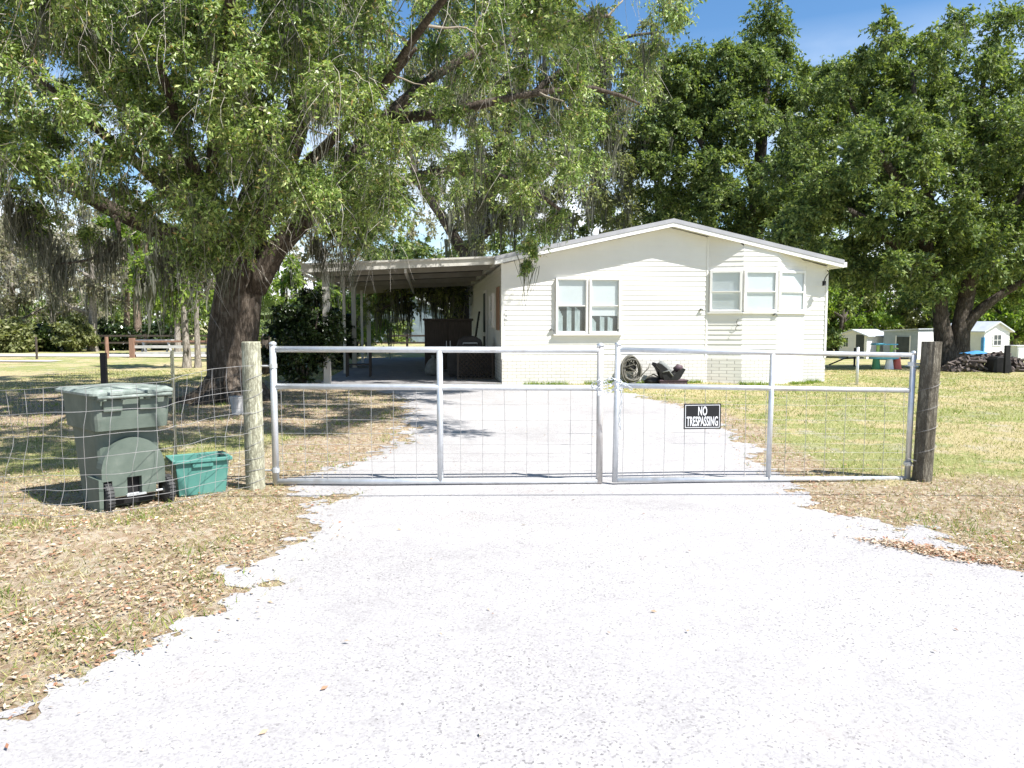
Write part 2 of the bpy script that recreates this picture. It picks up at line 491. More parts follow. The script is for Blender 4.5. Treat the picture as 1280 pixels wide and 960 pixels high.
class MB:
    """collects boxes, tubes, prisms into ONE mesh"""

    def __init__(self):
        self.v, self.f = [], []

    def add(self, vs, fs):
        b = len(self.v)
        self.v += [tuple(x) for x in vs]
        self.f += [tuple(b + i for i in f) for f in fs]
        return self

    def box(self, c, s, rz=0.0, rx=0.0, ry=0.0, taper=1.0):
        hx, hy, hz = s[0] / 2, s[1] / 2, s[2] / 2
        R = Matrix.Rotation(rz, 3, 'Z') @ Matrix.Rotation(ry, 3, 'Y') @ Matrix.Rotation(rx, 3, 'X')
        vs = []
        for z, k in ((-hz, 1.0), (hz, taper)):
            for x, y in ((-hx, -hy), (hx, -hy), (hx, hy), (-hx, hy)):
                vs.append(Vector(c) + R @ Vector((x * k, y * k, z)))
        return self.add(vs, [(0, 3, 2, 1), (4, 5, 6, 7), (0, 1, 5, 4), (1, 2, 6, 5), (2, 3, 7, 6), (3, 0, 4, 7)])

    def bb(self, x0, x1, y0, y1, z0, z1):
        return self.box(((x0 + x1) / 2, (y0 + y1) / 2, (z0 + z1) / 2), (abs(x1 - x0), abs(y1 - y0), abs(z1 - z0)))

    def prism(self, poly, axis, a, b):
        """poly in the two other axes, extruded along axis from a to b"""
        n = len(poly)
        vs = []
        for t in (a, b):
            for p in poly:
                if axis == 'y':
                    vs.append((p[0], t, p[1]))
                elif axis == 'x':
                    vs.append((t, p[0], p[1]))
                else:
                    vs.append((p[0], p[1], t))
        fs = [tuple(range(n)), tuple(range(2 * n - 1, n - 1, -1))]
        fs += [(i, i + n, (i + 1) % n + n, (i + 1) % n) for i in range(n)]
        return self.add(vs, fs)

    def tube(self, pts, r, n=8, cap=True, jit=0.0, closed=False):
        pts = [Vector(p) for p in pts]
        k = len(pts)
        rr = r if hasattr(r, '__len__') else [r] * k
        vs, fs = [], []
        t0 = (pts[1] - pts[0]).normalized()
        up = Vector((0, 0, 1)) if abs(t0.z) < 0.9 else Vector((0, 1, 0))
        nrm = t0.cross(up).normalized()
        for i, p in enumerate(pts):
            if closed:
                t = (pts[(i + 1) % k] - pts[i - 1]).normalized()
            else:
                t = (pts[min(i + 1, k - 1)] - pts[max(i - 1, 0)]).normalized()
            nrm = (nrm - t * nrm.dot(t))
            if nrm.length < 1e-6:
                nrm = t.orthogonal()
            nrm.normalize()
            bn = t.cross(nrm)
            for j in range(n):
                a = 2 * PI * j / n
                q = rr[i]
                if jit:
                    q *= 1 + jit * noise.noise(Vector((math.cos(a) * 2.2, math.sin(a) * 2.2, i * 0.35 + pts[0].x)))
                    q *= 1 + jit * 0.6 * noise.noise(Vector((math.cos(a) * 6, math.sin(a) * 6, i * 0.12 + 9)))
                vs.append(p + nrm * math.cos(a) * q + bn * math.sin(a) * q)
        m = k if closed else k - 1
        for i in range(m):
            for j in range(n):
                a, b = i * n + j, i * n + (j + 1) % n
                c, d = ((i + 1) % k) * n + (j + 1) % n, ((i + 1) % k) * n + j
                fs.append((a, b, c, d))
        if cap and not closed:
            fs.append(tuple(range(n - 1, -1, -1)))
            fs.append(tuple((k - 1) * n + j for j in range(n)))
        return self.add(vs, fs)

    def lathe(self, prof, c=(0, 0, 0), n=20, axis='z'):
        vs, fs = [], []
        for r, z in prof:
            for j in range(n):
                a = 2 * PI * j / n
                if axis == 'z':
                    vs.append((c[0] + r * math.cos(a), c[1] + r * math.sin(a), c[2] + z))
                elif axis == 'x':
                    vs.append((c[0] + z, c[1] + r * math.cos(a), c[2] + r * math.sin(a)))
                else:
                    vs.append((c[0] + r * math.cos(a), c[1] + z, c[2] + r * math.sin(a)))
        k = len(prof)
        for i in range(k - 1):
            for j in range(n):
                fs.append((i * n + j, i * n + (j + 1) % n, (i + 1) * n + (j + 1) % n, (i + 1) * n + j))
        fs.append(tuple(range(n - 1, -1, -1)))
        fs.append(tuple((k - 1) * n + j for j in range(n)))
        return self.add(vs, fs)

    def build(self, name, mat, parent=None, smooth=False, bevel=0.0):
        me = bpy.data.meshes.new(name)
        me.from_pydata([tuple(v) for v in self.v], [], self.f)
        me.validate()
        o = link(name, me, mat, parent, smooth)
        if bevel:
            b = o.modifiers.new('bevel', 'BEVEL')
            b.width = bevel
            b.segments = 2
            b.limit_method = 'ANGLE'
        return o


def text_mesh(name, body, mat, parent, size=1.0, extrude=0.004, offset=0.0, sp=1.0, line=1.0, align='CENTER'):
    fc = bpy.data.curves.new(name, 'FONT')
    fc.body = body
    fc.size = size
    fc.align_x = align
    fc.align_y = 'CENTER'
    fc.extrude = extrude
    fc.offset = offset
    fc.space_character = sp
    fc.space_line = line
    fo = bpy.data.objects.new(name + '_src', fc)
    COL.objects.link(fo)
    bpy.context.view_layer.update()
    me = bpy.data.meshes.new_from_object(fo.evaluated_get(bpy.context.evaluated_depsgraph_get()))
    bpy.data.objects.remove(fo)
    bpy.data.curves.remove(fc)
    me.name = name
    return link(name, me, mat, parent)


# ------------------------------------------------------------------ foliage helpers (numpy)
def unit(a):
    return a / np.maximum(np.linalg.norm(a, axis=-1, keepdims=True), 1e-9)


def rand_dirs(n):
    return unit(RNG.normal(size=(n, 3)))


def leaf_quads(P, D, Nn, L, W):
    """rhombic folded leaves"""
    S = unit(np.cross(D, Nn))
    Nn = unit(np.cross(S, D))
    L = np.asarray(L).reshape(-1, 1) if hasattr(L, '__len__') else L
    W = np.asarray(W).reshape(-1, 1) if hasattr(W, '__len__') else W
    mid = P + D * (L * 0.45)
    V = np.stack([P, mid + S * (W * 0.5) + Nn * (W * 0.18), P + D * L, mid - S * (W * 0.5) + Nn * (W * 0.18)], 1)
    n = len(P)
    return V.reshape(-1, 3), np.arange(n * 4).reshape(n, 4)


def tubes_np(paths, r0, r1, sides=3):
    """paths (n,k,3) -> verts, quads; r0,r1 arrays or scalars"""
    n, k, _ = paths.shape
    r0 = np.broadcast_to(np.asarray(r0, float), (n,))
    r1 = np.broadcast_to(np.asarray(r1, float), (n,))
    T = unit(np.gradient(paths, axis=1))
    ref = np.where(np.abs(T[..., 2:3]) > 0.9, np.array([1.0, 0, 0]), np.array([0, 0, 1.0]))
    A = unit(np.cross(T, ref))
    B = np.cross(T, A)
    tt = np.linspace(0, 1, k)[None, :, None]
    R = r0[:, None, None] * (1 - tt) + r1[:, None, None] * tt
    ring = [paths + A * R * math.cos(2 * PI * j / sides) + B * R * math.sin(2 * PI * j / sides) for j in range(sides)]
    V = np.stack(ring, 2)  # n,k,s,3
    idx = np.arange(n * k * sides).reshape(n, k, sides)
    q = []
    for j in range(sides):
        j2 = (j + 1) % sides
        q.append(np.stack([idx[:, :-1, j], idx[:, :-1, j2], idx[:, 1:, j2], idx[:, 1:, j]], -1).reshape(-1, 4))
    return V.reshape(-1, 3), np.concatenate(q)


def clump_foliage(C, R, twigs, per, L, W, droop=0.5, spread=1.0, out_from=None, flat=0.75):
    """returns leaf (V,Q) and twig paths. C (n,3) clump centres, R (n,) radii"""
    n = len(C)
    c = np.repeat(C, twigs, 0)
    r = np.repeat(R, twigs)[:, None]
    m = len(c)
    d = rand_dirs(m)
    d[:, 2] *= flat
    if out_from is not None:
        d = unit(d + 0.45 * unit(c - out_from))
    start = c + rand_dirs(m) * r * 0.25
    ln = r * RNG.uniform(0.55, 1.15, (m, 1)) * spread
    k = 5
    t = np.linspace(0, 1, k)[None, :, None]
    path = start[:, None, :] + d[:, None, :] * ln[:, None, :] * t
    path[..., 2] -= (droop * ln * RNG.uniform(0.4, 1.5, (m, 1))) * (np.linspace(0, 1, k)[None, :] ** 2)
    # leaves
    ti = RNG.uniform(0.15, 1.0, (m, per))
    f = ti * (k - 1)
    i0 = np.clip(f.astype(int), 0, k - 2)
    w = (f - i0)[..., None]
    rows = np.arange(m)[:, None]
    P = path[rows, i0] * (1 - w) + path[rows, i0 + 1] * w
    T = unit(path[rows, i0 + 1] - path[rows, i0])
    P = P.reshape(-1, 3)
    T = T.reshape(-1, 3)
    q = len(P)
    D = unit(T * 0.5 + RNG.normal(size=(q, 3)) * 0.6 + np.array([0, 0, -0.15]))
    P = P + RNG.normal(size=(q, 3)) * 0.15 * L
    Nn = unit(rand_dirs(q) + np.array([0, 0, 0.9]))
    s = RNG.uniform(0.65, 1.25, q)
    V, Q = leaf_quads(P, D, Nn, L * s, W * s)
    return V, Q, path


def moss_strips(P, ln, width, per, spread=0.12, segs=4):
    n = len(P)
    p = np.repeat(P, per, 0)
    l = np.repeat(ln, per) * RNG.uniform(0.35, 1.1, n * per)
    m = len(p)
    p = p + RNG.normal(size=(m, 3)) * np.array([spread, spread, spread * 0.6])
    a = RNG.uniform(0, PI, m)
    side = np.stack([np.cos(a), np.sin(a), np.zeros(m)], 1)
    k = segs + 1
    t = np.linspace(0, 1, k)
    off = np.cumsum(RNG.normal(size=(m, k, 3)) * np.array([0.02, 0.02, 0]), 1)
    hub = np.repeat(P, per, 0)
    conv = (hub - p) * np.array([1, 1, 0])
    cen = p[:, None, :] + off + np.array([0, 0, -1.0]) * (l[:, None, None] * t[None, :, None]) + conv[:, None, :] * (0.75 * t[None, :, None])
    wd = (width * RNG.uniform(0.5, 1.4, m))[:, None, None] * (1 - 0.8 * t)[None, :, None]
    V = np.stack([cen - side[:, None, :] * wd, cen + side[:, None, :] * wd], 2)
    idx = np.arange(m * k * 2).reshape(m, k, 2)
    q = np.stack([idx[:, :-1, 0], idx[:, :-1, 1], idx[:, 1:, 1], idx[:, 1:, 0]], -1).reshape(-1, 4)
    return V.reshape(-1, 3), q


def resample(pts, rad, step=0.35):
    P, R = [], []
    pts = [np.array(p, float) for p in pts]
    n = len(pts)
    for i in range(n - 1):
        p0 = pts[max(i - 1, 0)]
        p1, p2 = pts[i], pts[i + 1]
        p3 = pts[min(i + 2, n - 1)]
        k = max(2, int(np.linalg.norm(p2 - p1) / step))
        for j in range(k):
            t = j / k
            q = 0.5 * ((2 * p1) + (-p0 + p2) * t + (2 * p0 - 5 * p1 + 4 * p2 - p3) * t * t + (-p0 + 3 * p1 - 3 * p2 + p3) * t ** 3)
            P.append(q)
            R.append(rad[i] * (1 - t) + rad[i + 1] * t)
    P.append(pts[-1])
    R.append(rad[-1])
    return P, R


def connect(C, SP_, SR_, r0k=0.5, bow=0.15, k=7):
    """curved branches from skeleton samples to clump centres; later clumps may spring from earlier branches"""
    S = [np.array(p, float) for p in SP_]
    R = list(SR_)
    use = [0.0] * len(S)
    c0 = np.mean(S, axis=0)
    order = np.argsort([np.min(np.linalg.norm(np.array(S) - c, axis=1)) for c in C])
    out, ra = [None] * len(C), [0] * len(C)
    SA = np.array(S)
    RA = np.array(R)
    UA = np.array(use)
    for ci in order:
        c = C[ci]
        d = np.linalg.norm(SA - c, axis=1) + np.maximum(0, SA[:, 2] - c[2]) * 0.5 + UA * 0.35 + RNG.random(len(SA)) * 0.3
        i = int(np.argmin(d))
        UA[i] += 1
        p0 = SA[i]
        L = np.linalg.norm(c - p0)
        mid = (p0 + c) / 2 + RNG.normal(size=3) * L * 0.13 + np.array([0, 0, bow * L])
        t = np.linspace(0, 1, k)[:, None]
        path = (1 - t) ** 2 * p0 + 2 * t * (1 - t) * mid + t * t * c
        path = path + RNG.normal(size=path.shape) * 0.02 * L * np.sin(t * PI)
        r = min(RA[i] * 0.6, 0.012 + 0.014 * L)
        out[ci] = path
        ra[ci] = r
        SA = np.concatenate([SA, path[2:]])
        RA = np.concatenate([RA, r * np.linspace(0.8, 0.35, k - 2)])
        UA = np.concatenate([UA, np.zeros(k - 2)])
    return np.array(out), np.array(ra)


def make_tree(name, label, cat, base, limbs, C, R, twigs, per, L, W, leafm, barkm, droop=0.5, moss=0, moss_len=0.6,
              moss_w=0.012, moss_per=14, group=None, twig_frac=0.5, trunk_sides=14, jit=0.12, twig_r=0.006, flat=0.75, bow=0.15, mosspts=None, bare=0):
    """limbs: list of (points, radii) in world space; crown leaves around the clump centres C"""
    base = np.array(base, float)
    root = thing(name, label, cat, tuple(base), 0, group)
    tb = MB()
    SPn, SRn = [], []
    for li, (pts, rad) in enumerate(limbs):
        P, Rr = resample(pts, rad)
        tb.tube([Vector(p - base) for p in P], Rr, trunk_sides if Rr[0] > 0.12 else 8, jit=jit if Rr[0] > 0.12 else 0.06)
        lo = 2 if li else max(2, int(len(P) * 0.55))
        SPn += P[lo:]
        SRn += Rr[lo:]
    tb.build('trunk', barkm, root, smooth=True)
    C = np.asarray(C)
    R = np.asarray(R)
    paths, ra = connect(C, SPn, SRn, bow=bow)
    V1, Q1 = tubes_np(paths - base, ra, 0.35 * ra * 0 + 0.006, 5)
    V, Q, tw = clump_foliage(C - base, R, twigs, per, L, W, droop, flat=flat)
    pick = RNG.random(len(tw)) < twig_frac
    V2, Q2 = tubes_np(tw[pick], twig_r, twig_r * 0.35, 3)
    me = np_mesh('branches', np.concatenate([V1, V2]), np.concatenate([Q1, Q2 + len(V1)]))
    link('branches', me, 'twig' if barkm != 'bark_dark' else barkm, root, smooth=True)
    link('crown', np_mesh('crown', V, Q), leafm, root)
    if bare:
        ci = RNG.integers(0, len(C), bare)
        cc = (C[ci] - base)[:, None, :] + RNG.normal(size=(bare, 7, 3)) * 0.18
        cc = cc.reshape(-1, 3)
        m_ = len(cc)
        dd = rand_dirs(m_) * [1, 1, 0.5]
        ln = RNG.uniform(0.5, 1.3, m_)[:, None]
        tt = np.linspace(0, 1, 6)[None, :, None]
        pth = cc[:, None, :] + dd[:, None, :] * (ln * 0.7)[:, None, :] * tt + np.array([0, 0, -0.8]) * ln[:, None, :] * tt ** 1.7 + np.cumsum(RNG.normal(size=(m_, 6, 3)) * 0.03, 1)
        V3, Q3 = tubes_np(pth, 0.0055, 0.0018, 3)
        tw_ = link('bare_twigs', np_mesh('bare_twigs', V3, Q3), 'twig_pale', root)
        tw_['kind'] = 'stuff'
    if moss or mosspts is not None:
        allp = []
        if moss:
            sel = tw.reshape(-1, 3)[RNG.integers(0, tw.shape[0] * 5, moss)]
            sel2 = (paths - base).reshape(-1, 3)[RNG.integers(0, paths.shape[0] * paths.shape[1], moss // 2)]
            allp += [sel, sel2]
        if mosspts is not None:
            allp.append(np.array(mosspts) - base)
        allp = np.concatenate(allp)
        ln = RNG.uniform(0.4, 1.2, len(allp)) * moss_len
        Vm, Qm = moss_strips(allp, ln, moss_w, moss_per)
        mo = link('spanish_moss', np_mesh('spanish_moss', Vm, Qm), 'moss', root)
        mo['kind'] = 'stuff'
    return root


def blob_centres(cx, cy, cz, rx, ry, rz, n, shell=0.45, lump=0.22, zmin=None, seed=0):
    """centres in the outer shell of a lumpy ellipsoid"""
    out = []
    while len(out) < n:
        d = Vector(rand_dirs(1)[0])
        rr = (shell + (1 - shell) * random.random() ** 0.6)
        rr *= 1 + lump * 2 * noise.noise(d * 2.1 + Vector((seed, seed * 1.7, 0)))
        p = (cx + d.x * rx * rr, cy + d.y * ry * rr, cz + d.z * rz * rr)
        if zmin is not None and p[2] < zmin + 0.15 * abs(noise.noise(Vector(p) * 0.8)) * 8:
            continue
        out.append(p)
    return np.array(out)


# ================================================================== GROUND
def grow(a, b, step, lim, k=1.14):
    xs = list(np.arange(a, b + 1e-6, step))
    s = step
    while xs[-1] < lim:
        s *= k
        xs.append(xs[-1] + s)
    return xs


xr = grow(0, 9, 0.12, 700)
xs = np.array([-x for x in xr[:0:-1]] + xr)
ys = np.array([-30, -20, -12, -7, -4, -2, -1, -.5] + grow(0, 20, 0.12, 900))
DRIVE_PX = [(470, 487), (515, 505), (500, 525), (512, 545), (470, 566), (410, 592), (355, 604), (410, 622), (398, 648), (345, 688), (285, 708),
            (318, 738), (262, 768), (178, 770), (150, 792), (250, 790), (140, 812), (120, 840), (55, 872), (12, 900), (-120, 925)]
DRIVE_PX_R = [(1500, 790), (1290, 728), (1215, 690), (1160, 662), (1120, 668), (1060, 646), (1010, 622), (985, 602), (950, 572), (905, 540), (860, 512), (800, 494), (725, 486)]
drive = [tuple(gnd(*p)[:2]) for p in DRIVE_PX] + [(-9, 1.2), (-16, -8), (16, -8), (16, 2.2)] + [tuple(gnd(*p)[:2]) for p in DRIVE_PX_R]
drive = np.array(drive)
drive[:, 1] = drive[:, 1]


def sdf_poly(X, Y, poly):
    X = np.asarray(X, float)
    Y = np.asarray(Y, float)
    d = np.full(X.shape, 1e9)
    inside = np.zeros(X.shape, bool)
    n = len(poly)
    for i in range(n):
        ax, ay = poly[i]
        bx, by = poly[(i + 1) % n]
        ex, ey = bx - ax, by - ay
        t = np.clip(((X - ax) * ex + (Y - ay) * ey) / (ex * ex + ey * ey + 1e-12), 0, 1)
        d = np.minimum(d, np.hypot(X - ax - t * ex, Y - ay - t * ey))
        c = ((ay > Y) != (by > Y))
        with np.errstate(divide='ignore', invalid='ignore'):
            xi = (bx - ax) * (Y - ay) / (by - ay + 1e-12) + ax
        inside ^= c & (X < xi)
    return np.where(inside, -d, d)


def vnoise(X, Y, s, seed=0.0):
    """cheap smooth value noise on arrays"""
    x = X * s + seed * 17.13
    y = Y * s + seed * 7.77
    xi, yi = np.floor(x), np.floor(y)
    fx, fy = x - xi, y - yi
    fx = fx * fx * (3 - 2 * fx)
    fy = fy * fy * (3 - 2 * fy)

    def h(a, b):
        q = np.sin(a * 127.1 + b * 311.7 + seed * 74.7) * 43758.5453
        return q - np.floor(q)
    return (h(xi, yi) * (1 - fx) + h(xi + 1, yi) * fx) * (1 - fy) + (h(xi, yi + 1) * (1 - fx) + h(xi + 1, yi + 1) * fx) * fy


def drive_field(X, Y):
    d = sdf_poly(X, Y, drive)
    w = 0.45 * (vnoise(X, Y, 1.6, 1) - 0.5) + 0.3 * (vnoise(X, Y, 4.5, 2) - 0.5) + 0.5 * (vnoise(X, Y, 9, 3) - 0.5) + 0.4 * (vnoise(X, Y, 21, 33) - 0.5)
    return d + w * 0.7


OAK = gnd(290, 499)
OAK = Vector((OAK.x, OAK.y, 0))


def litter_amount(X, Y):
    a = np.zeros(np.shape(X))
    n = vnoise(X, Y, 0.7, 5) * 0.6 + vnoise(X, Y, 2.1, 6) * 0.4
    a = np.maximum(a, (1 - sstep(6.8, 9.0, Y)) * 0.62)                                   # roadside verge
    d = np.hypot(X - OAK.x, Y - OAK.y)
    a = np.maximum(a, (1 - sstep(3.0, 8.0, d)) * 0.8)                                  # beneath the oak
    sd = sdf_poly(X, Y, drive)
    a = np.maximum(a, (1 - sstep(0.0, 3.0, sd)) * 0.85 * (np.asarray(X) < 0) * sstep(6.8, 7.6, Y))
    a = np.maximum(a, (1 - sstep(0.0, 1.3, sd)) * 0.75 * (1 - sstep(14, 20, Y)))           # along the gravel
    a = a * (0.55 + 0.9 * n)
    return np.clip(a, 0, 1)


GX, GY = np.meshgrid(xs, ys)
GZ = zg(GX, GY)
V = np.stack([GX, GY, GZ], -1).reshape(-1, 3)
ny, nx = GX.shape
idx = np.arange(nx * ny).reshape(ny, nx)
Q = np.stack([idx[:-1, :-1], idx[:-1, 1:], idx[1:, 1:], idx[1:, :-1]], -1).reshape(-1, 4)
g = link('ground', np_mesh('ground', V, Q, attr={'litter': litter_amount(GX, GY).ravel()}), 'ground', smooth=True)
tag(g, kind='structure')


def sheet(name, field, x0, x1, y0, y1, step, lift, mat):
    xa = np.arange(x0, x1 + step, step)
    ya = np.arange(y0, y1 + step, step)
    X, Y = np.meshgrid(xa, ya)
    Fv = field(X, Y)
    neg = Fv < 0
    full = neg[:-1, :-1] & neg[:-1, 1:] & neg[1:, 1:] & neg[1:, :-1]
    anyn = neg[:-1, :-1] | neg[:-1, 1:] | neg[1:, 1:] | neg[1:, :-1]
    ii = np.arange(X.size).reshape(X.shape)
    q = np.stack([ii[:-1, :-1], ii[:-1, 1:], ii[1:, 1:], ii[1:, :-1]], -1)[full]
    verts = list(zip(X.ravel(), Y.ravel()))
    polys = [tuple(a) for a in q]
    for j, i in zip(*np.where(anyn & ~full)):
        cs = [(j, i), (j, i + 1), (j + 1, i + 1), (j + 1, i)]
        pl = []
        for a in range(4):
            c0, c1 = cs[a], cs[(a + 1) % 4]
            f0, f1 = Fv[c0], Fv[c1]
            if f0 < 0:
                pl.append(int(ii[c0]))
            if (f0 < 0) != (f1 < 0):
                t = f0 / (f0 - f1)
                verts.append((X[c0] * (1 - t) + X[c1] * t, Y[c0] * (1 - t) + Y[c1] * t))
                pl.append(len(verts) - 1)
        if len(pl) >= 3:
            polys.append(tuple(pl))
    used = sorted({v for p in polys for v in p})
    remap = {v: k for k, v in enumerate(used)}
    vv = np.array([verts[u] for u in used])
    zz = zg(vv[:, 0], vv[:, 1]) + lift
    me = bpy.data.meshes.new(name)
    me.from_pydata(np.column_stack([vv, zz]).tolist(), [], [tuple(remap[v] for v in p) for p in polys])
    return link(name, me, mat, smooth=True)


dw = sheet('driveway', drive_field, -7, 8, 1.6, 19.6, 0.045, 0.0045, 'gravel')
tag(dw, kind='structure')
mb = MB()
mb.add([(-16, -12, 0.02), (16, -12, 0.02), (16, 1.59, 0.02), (-16, 1.59, 0.02)], [(0, 1, 2, 3)])
tag(mb.build('road', 'gravel'), kind='structure')

# far pale dirt road and track on the left
for nm, a, b in (('dirt_road', 36.5, 39.5), ('dirt_track', 31.6, 32.5)):
    mb = MB()
    pts = np.linspace(-80, -13 if nm == 'dirt_road' else -19, 40)
    vs, fs = [], []
    for k, x in enumerate(pts):
        wob = 0.5 * math.sin(x * 0.17)
        vs += [(x, a + wob, 0.03), (x, b + wob * 1.2, 0.03)]
        if k:
            fs.append((2 * k - 2, 2 * k, 2 * k + 1, 2 * k - 1))
    mb.add(vs, fs)
    tag(mb.build(nm, 'road'), kind='structure')

# ------------------------------------------------------------------ scattered stuff
def scatter(n, x0, x1, y0, y1, prob, near_bias=0.0):
    X = RNG.uniform(x0, x1, n)
    if near_bias:
        t = RNG.random(n)
        Y = y0 * (y1 / y0) ** t
    else:
        Y = RNG.uniform(y0, y1, n)
    # inside the frame only, a little wider
    px = 640 + F * X / Y
    keep = (RNG.random(n) < prob(X, Y)) & (px > -120) & (px < 1400)
    return X[keep], Y[keep]


def leaf_litter():
    X, Y = scatter(420000, -9, 9, 2.3, 15, lambda X, Y: np.where(drive_field(X, Y) > 0, np.clip(litter_amount(X, Y) * 1.5, 0, 1), 0.0) * np.clip(0.55 / (0.04 * Y * Y), 0.08, 1) * 0.85 * (0.15 + 0.85 * sstep(0.25, 0.6, vnoise(X, Y, 3.1, 22))), 0)
    X2, Y2 = scatter(1500, -6, 7, 2.3, 17, lambda X, Y: (drive_field(X, Y) < 0) * 0.22)
    # edge drift spilling over the gravel
    X3, Y3 = scatter(120000, -8, 8, 2.3, 16, lambda X, Y: ((drive_field(X, Y) < 0) & (drive_field(X, Y) > -0.3)) * 0.4 * np.clip(1 + drive_field(X, Y) / 0.3, 0, 1))
    # drift of leaves on the sandy patch near the right post
    c = gnd(1172, 692)
    k = 1500
    a = RNG.normal(size=(k, 2)) * np.array([0.17, 0.07])
    X4 = c.x + a[:, 0] + 0.0
    Y4 = c.y + a[:, 1] - a[:, 0] * 0.75
    X = np.concatenate([X, X2, X3, X4])
    Y = np.concatenate([Y, Y2, Y3, Y4])
    n = len(X)
    P = np.stack([X, Y, zg(X, Y) + 0.011 + RNG.random(n) * 0.007], 1)
    a = RNG.uniform(0, 2 * PI, n)
    D = unit(np.stack([np.cos(a), np.sin(a), RNG.normal(0.05, 0.18, n)], 1))
    Nn = unit(np.stack([RNG.normal(0, 0.4, n), RNG.normal(0, 0.4, n), np.ones(n)], 1))
    s = RNG.uniform(0.55, 1.3, n)
    V, Q = leaf_quads(P, D, Nn, 0.035 * s, 0.0145 * s)
    o = link('leaf_litter', np_mesh('leaf_litter', V, Q), 'dead_leaf')
    tag(o, 'brown and tan fallen oak leaves strewn over the verge and yard', 'leaf litter', kind='stuff')


def grass_blades(name, label, n, x0, x1, y0, y1, prob, h, w, mat, bias, lay=0.6):
    X, Y = scatter(n, x0, x1, y0, y1, prob, bias)
    k = len(X)
    a = RNG.uniform(0, 2 * PI, k)
    hh = h * RNG.uniform(0.4, 1.5, k)
    P = np.stack([X, Y, zg(X, Y)], 1)
    side = np.stack([np.cos(a), np.sin(a), np.zeros(k)], 1)
    b = RNG.uniform(0, 2 * PI, k)
    lean = np.stack([np.cos(b), np.sin(b), np.zeros(k)], 1) * (hh * lay * RNG.uniform(0.2, 1.4, k))[:, None]
    tip = P + np.stack([np.zeros(k), np.zeros(k), hh], 1) + lean
    ww = w * np.maximum(1.0, Y / 9.0)
    V = np.stack([P - side * ww[:, None], P + side * ww[:, None], tip], 1).reshape(-1, 3)
    o = link(name, np_mesh(name, V, None, np.arange(3 * k).reshape(k, 3)), mat)
    tag(o, label, 'grass', kind='stuff')


leaf_litter()


def p_lawn(X, Y):
    return np.where(drive_field(X, Y) > 0.02, np.clip(1.1 - litter_amount(X, Y) * 1.0, 0.4, 1), 0)


grass_blades('dry_grass', 'thin straw stalks and matted dead grass on the roadside verge', 130000, -7, 7, 2.4, 8.5, lambda X, Y: np.where(drive_field(X, Y) > -0.06, 0.35 + 0.65 * (vnoise(X, Y, 2.6, 41) > 0.45), 0), 0.022, 0.0022, 'straw', 1, 2.2)
grass_blades('dry_grass', 'short dry straw-coloured lawn grass with green tufts', 330000, -14, 16, 2.6, 26, p_lawn, 0.035, 0.0035, 'straw', 1, 1.2)


def p_tuft(X, Y):
    t = vnoise(X, Y, 2.4, 9) * 0.6 + vnoise(X, Y, 6.0, 10) * 0.4
    return np.where(drive_field(X, Y) > -0.05, sstep(0.60 - 0.05 * (Y < 7), 0.78 - 0.06 * (Y < 7), t), 0)


grass_blades('green_weeds', 'bright green weeds in low tufts among the fallen leaves', 170000, -12, 14, 2.6, 22, p_tuft, 0.05, 0.004, 'weed', 1, 0.9)
# weeds at the foot of the house wall
def p_foot(X, Y):
    return np.ones(np.shape(X)) * (vnoise(X, Y, 1.7, 4) > 0.45)


def pebbles():
    X, Y = scatter(60000, -4.5, 6, 2.2, 9.5, lambda X, Y: (drive_field(X, Y) < 0.05) * np.clip(7.0 / (Y * Y), 0, 1) * (0.25 + 0.75 * sstep(0.4, 0.7, vnoise(X, Y, 0.9, 31))))
    n = len(X)
    r = RNG.uniform(0.0022, 0.0052, n)
    z = zg(X, Y) + 0.0045
    ang = RNG.uniform(0, 2 * PI, n)
    ring = []
    for j in range(5):
        a = ang + 2 * PI * j / 5
        q = r * RNG.uniform(0.7, 1.2, n)
        ring.append(np.stack([X + np.cos(a) * q, Y + np.sin(a) * q, z - 0.001], 1))
    top = np.stack([X + RNG.normal(0, 1, n) * r * 0.2, Y + RNG.normal(0, 1, n) * r * 0.2, z + r * 0.75], 1)
    V = np.stack(ring + [top], 1).reshape(-1, 3)
    b = np.arange(n)[:, None] * 6
    T = np.concatenate([b + np.array([[j, (j + 1) % 5, 5]]) for j in range(5)])
    o = link('gravel_stones', np_mesh('gravel_stones', V, None, T), 'pebble')
    tag(o, 'loose white and grey gravel stones lying on the driveway', 'gravel', kind='stuff')


pebbles()

# ================================================================== HOUSE
HO = gnd(628, 481)
HANG = math.atan(0.112)
HX = Vector((math.cos(HANG), math.sin(HANG), 0))
HYV = Vector((-math.sin(HANG), math.cos(HANG), 0))


def hl(px, py, yl=0.0):
    """photo pixel -> (x, z) on the house-local plane y = yl"""
    d = Vector(ray(px, py))
    o = Vector((0, 0, CZ)) - HO
    t = (yl - o.dot(HYV)) / d.dot(HYV)
    p = o + d * t
    return p.dot(HX), p.z


def hw(x, y, z=0.0):
    p = HO + HX * x + HYV * y
    return Vector((p.x, p.y, z))


WID = hl(1032, 400)[0]
RIDX = WID / 2
OVER = 0.34
RZ = hl(840, 273, -OVER)[1]
EZ = hl(1043, 322, -OVER)[1]
SL = (RZ - EZ) / (hl(1043, 322, -OVER)[0] - RIDX)
DEP = 15.0
RT = 0.19
house = thing('mobile_home', 'cream sided single storey house with low gable roof behind the gate', 'house', (HO.x, HO.y, 0), HANG)


def roof_under(x, y=0):
    return RZ - RT - SL * abs(x - RIDX)


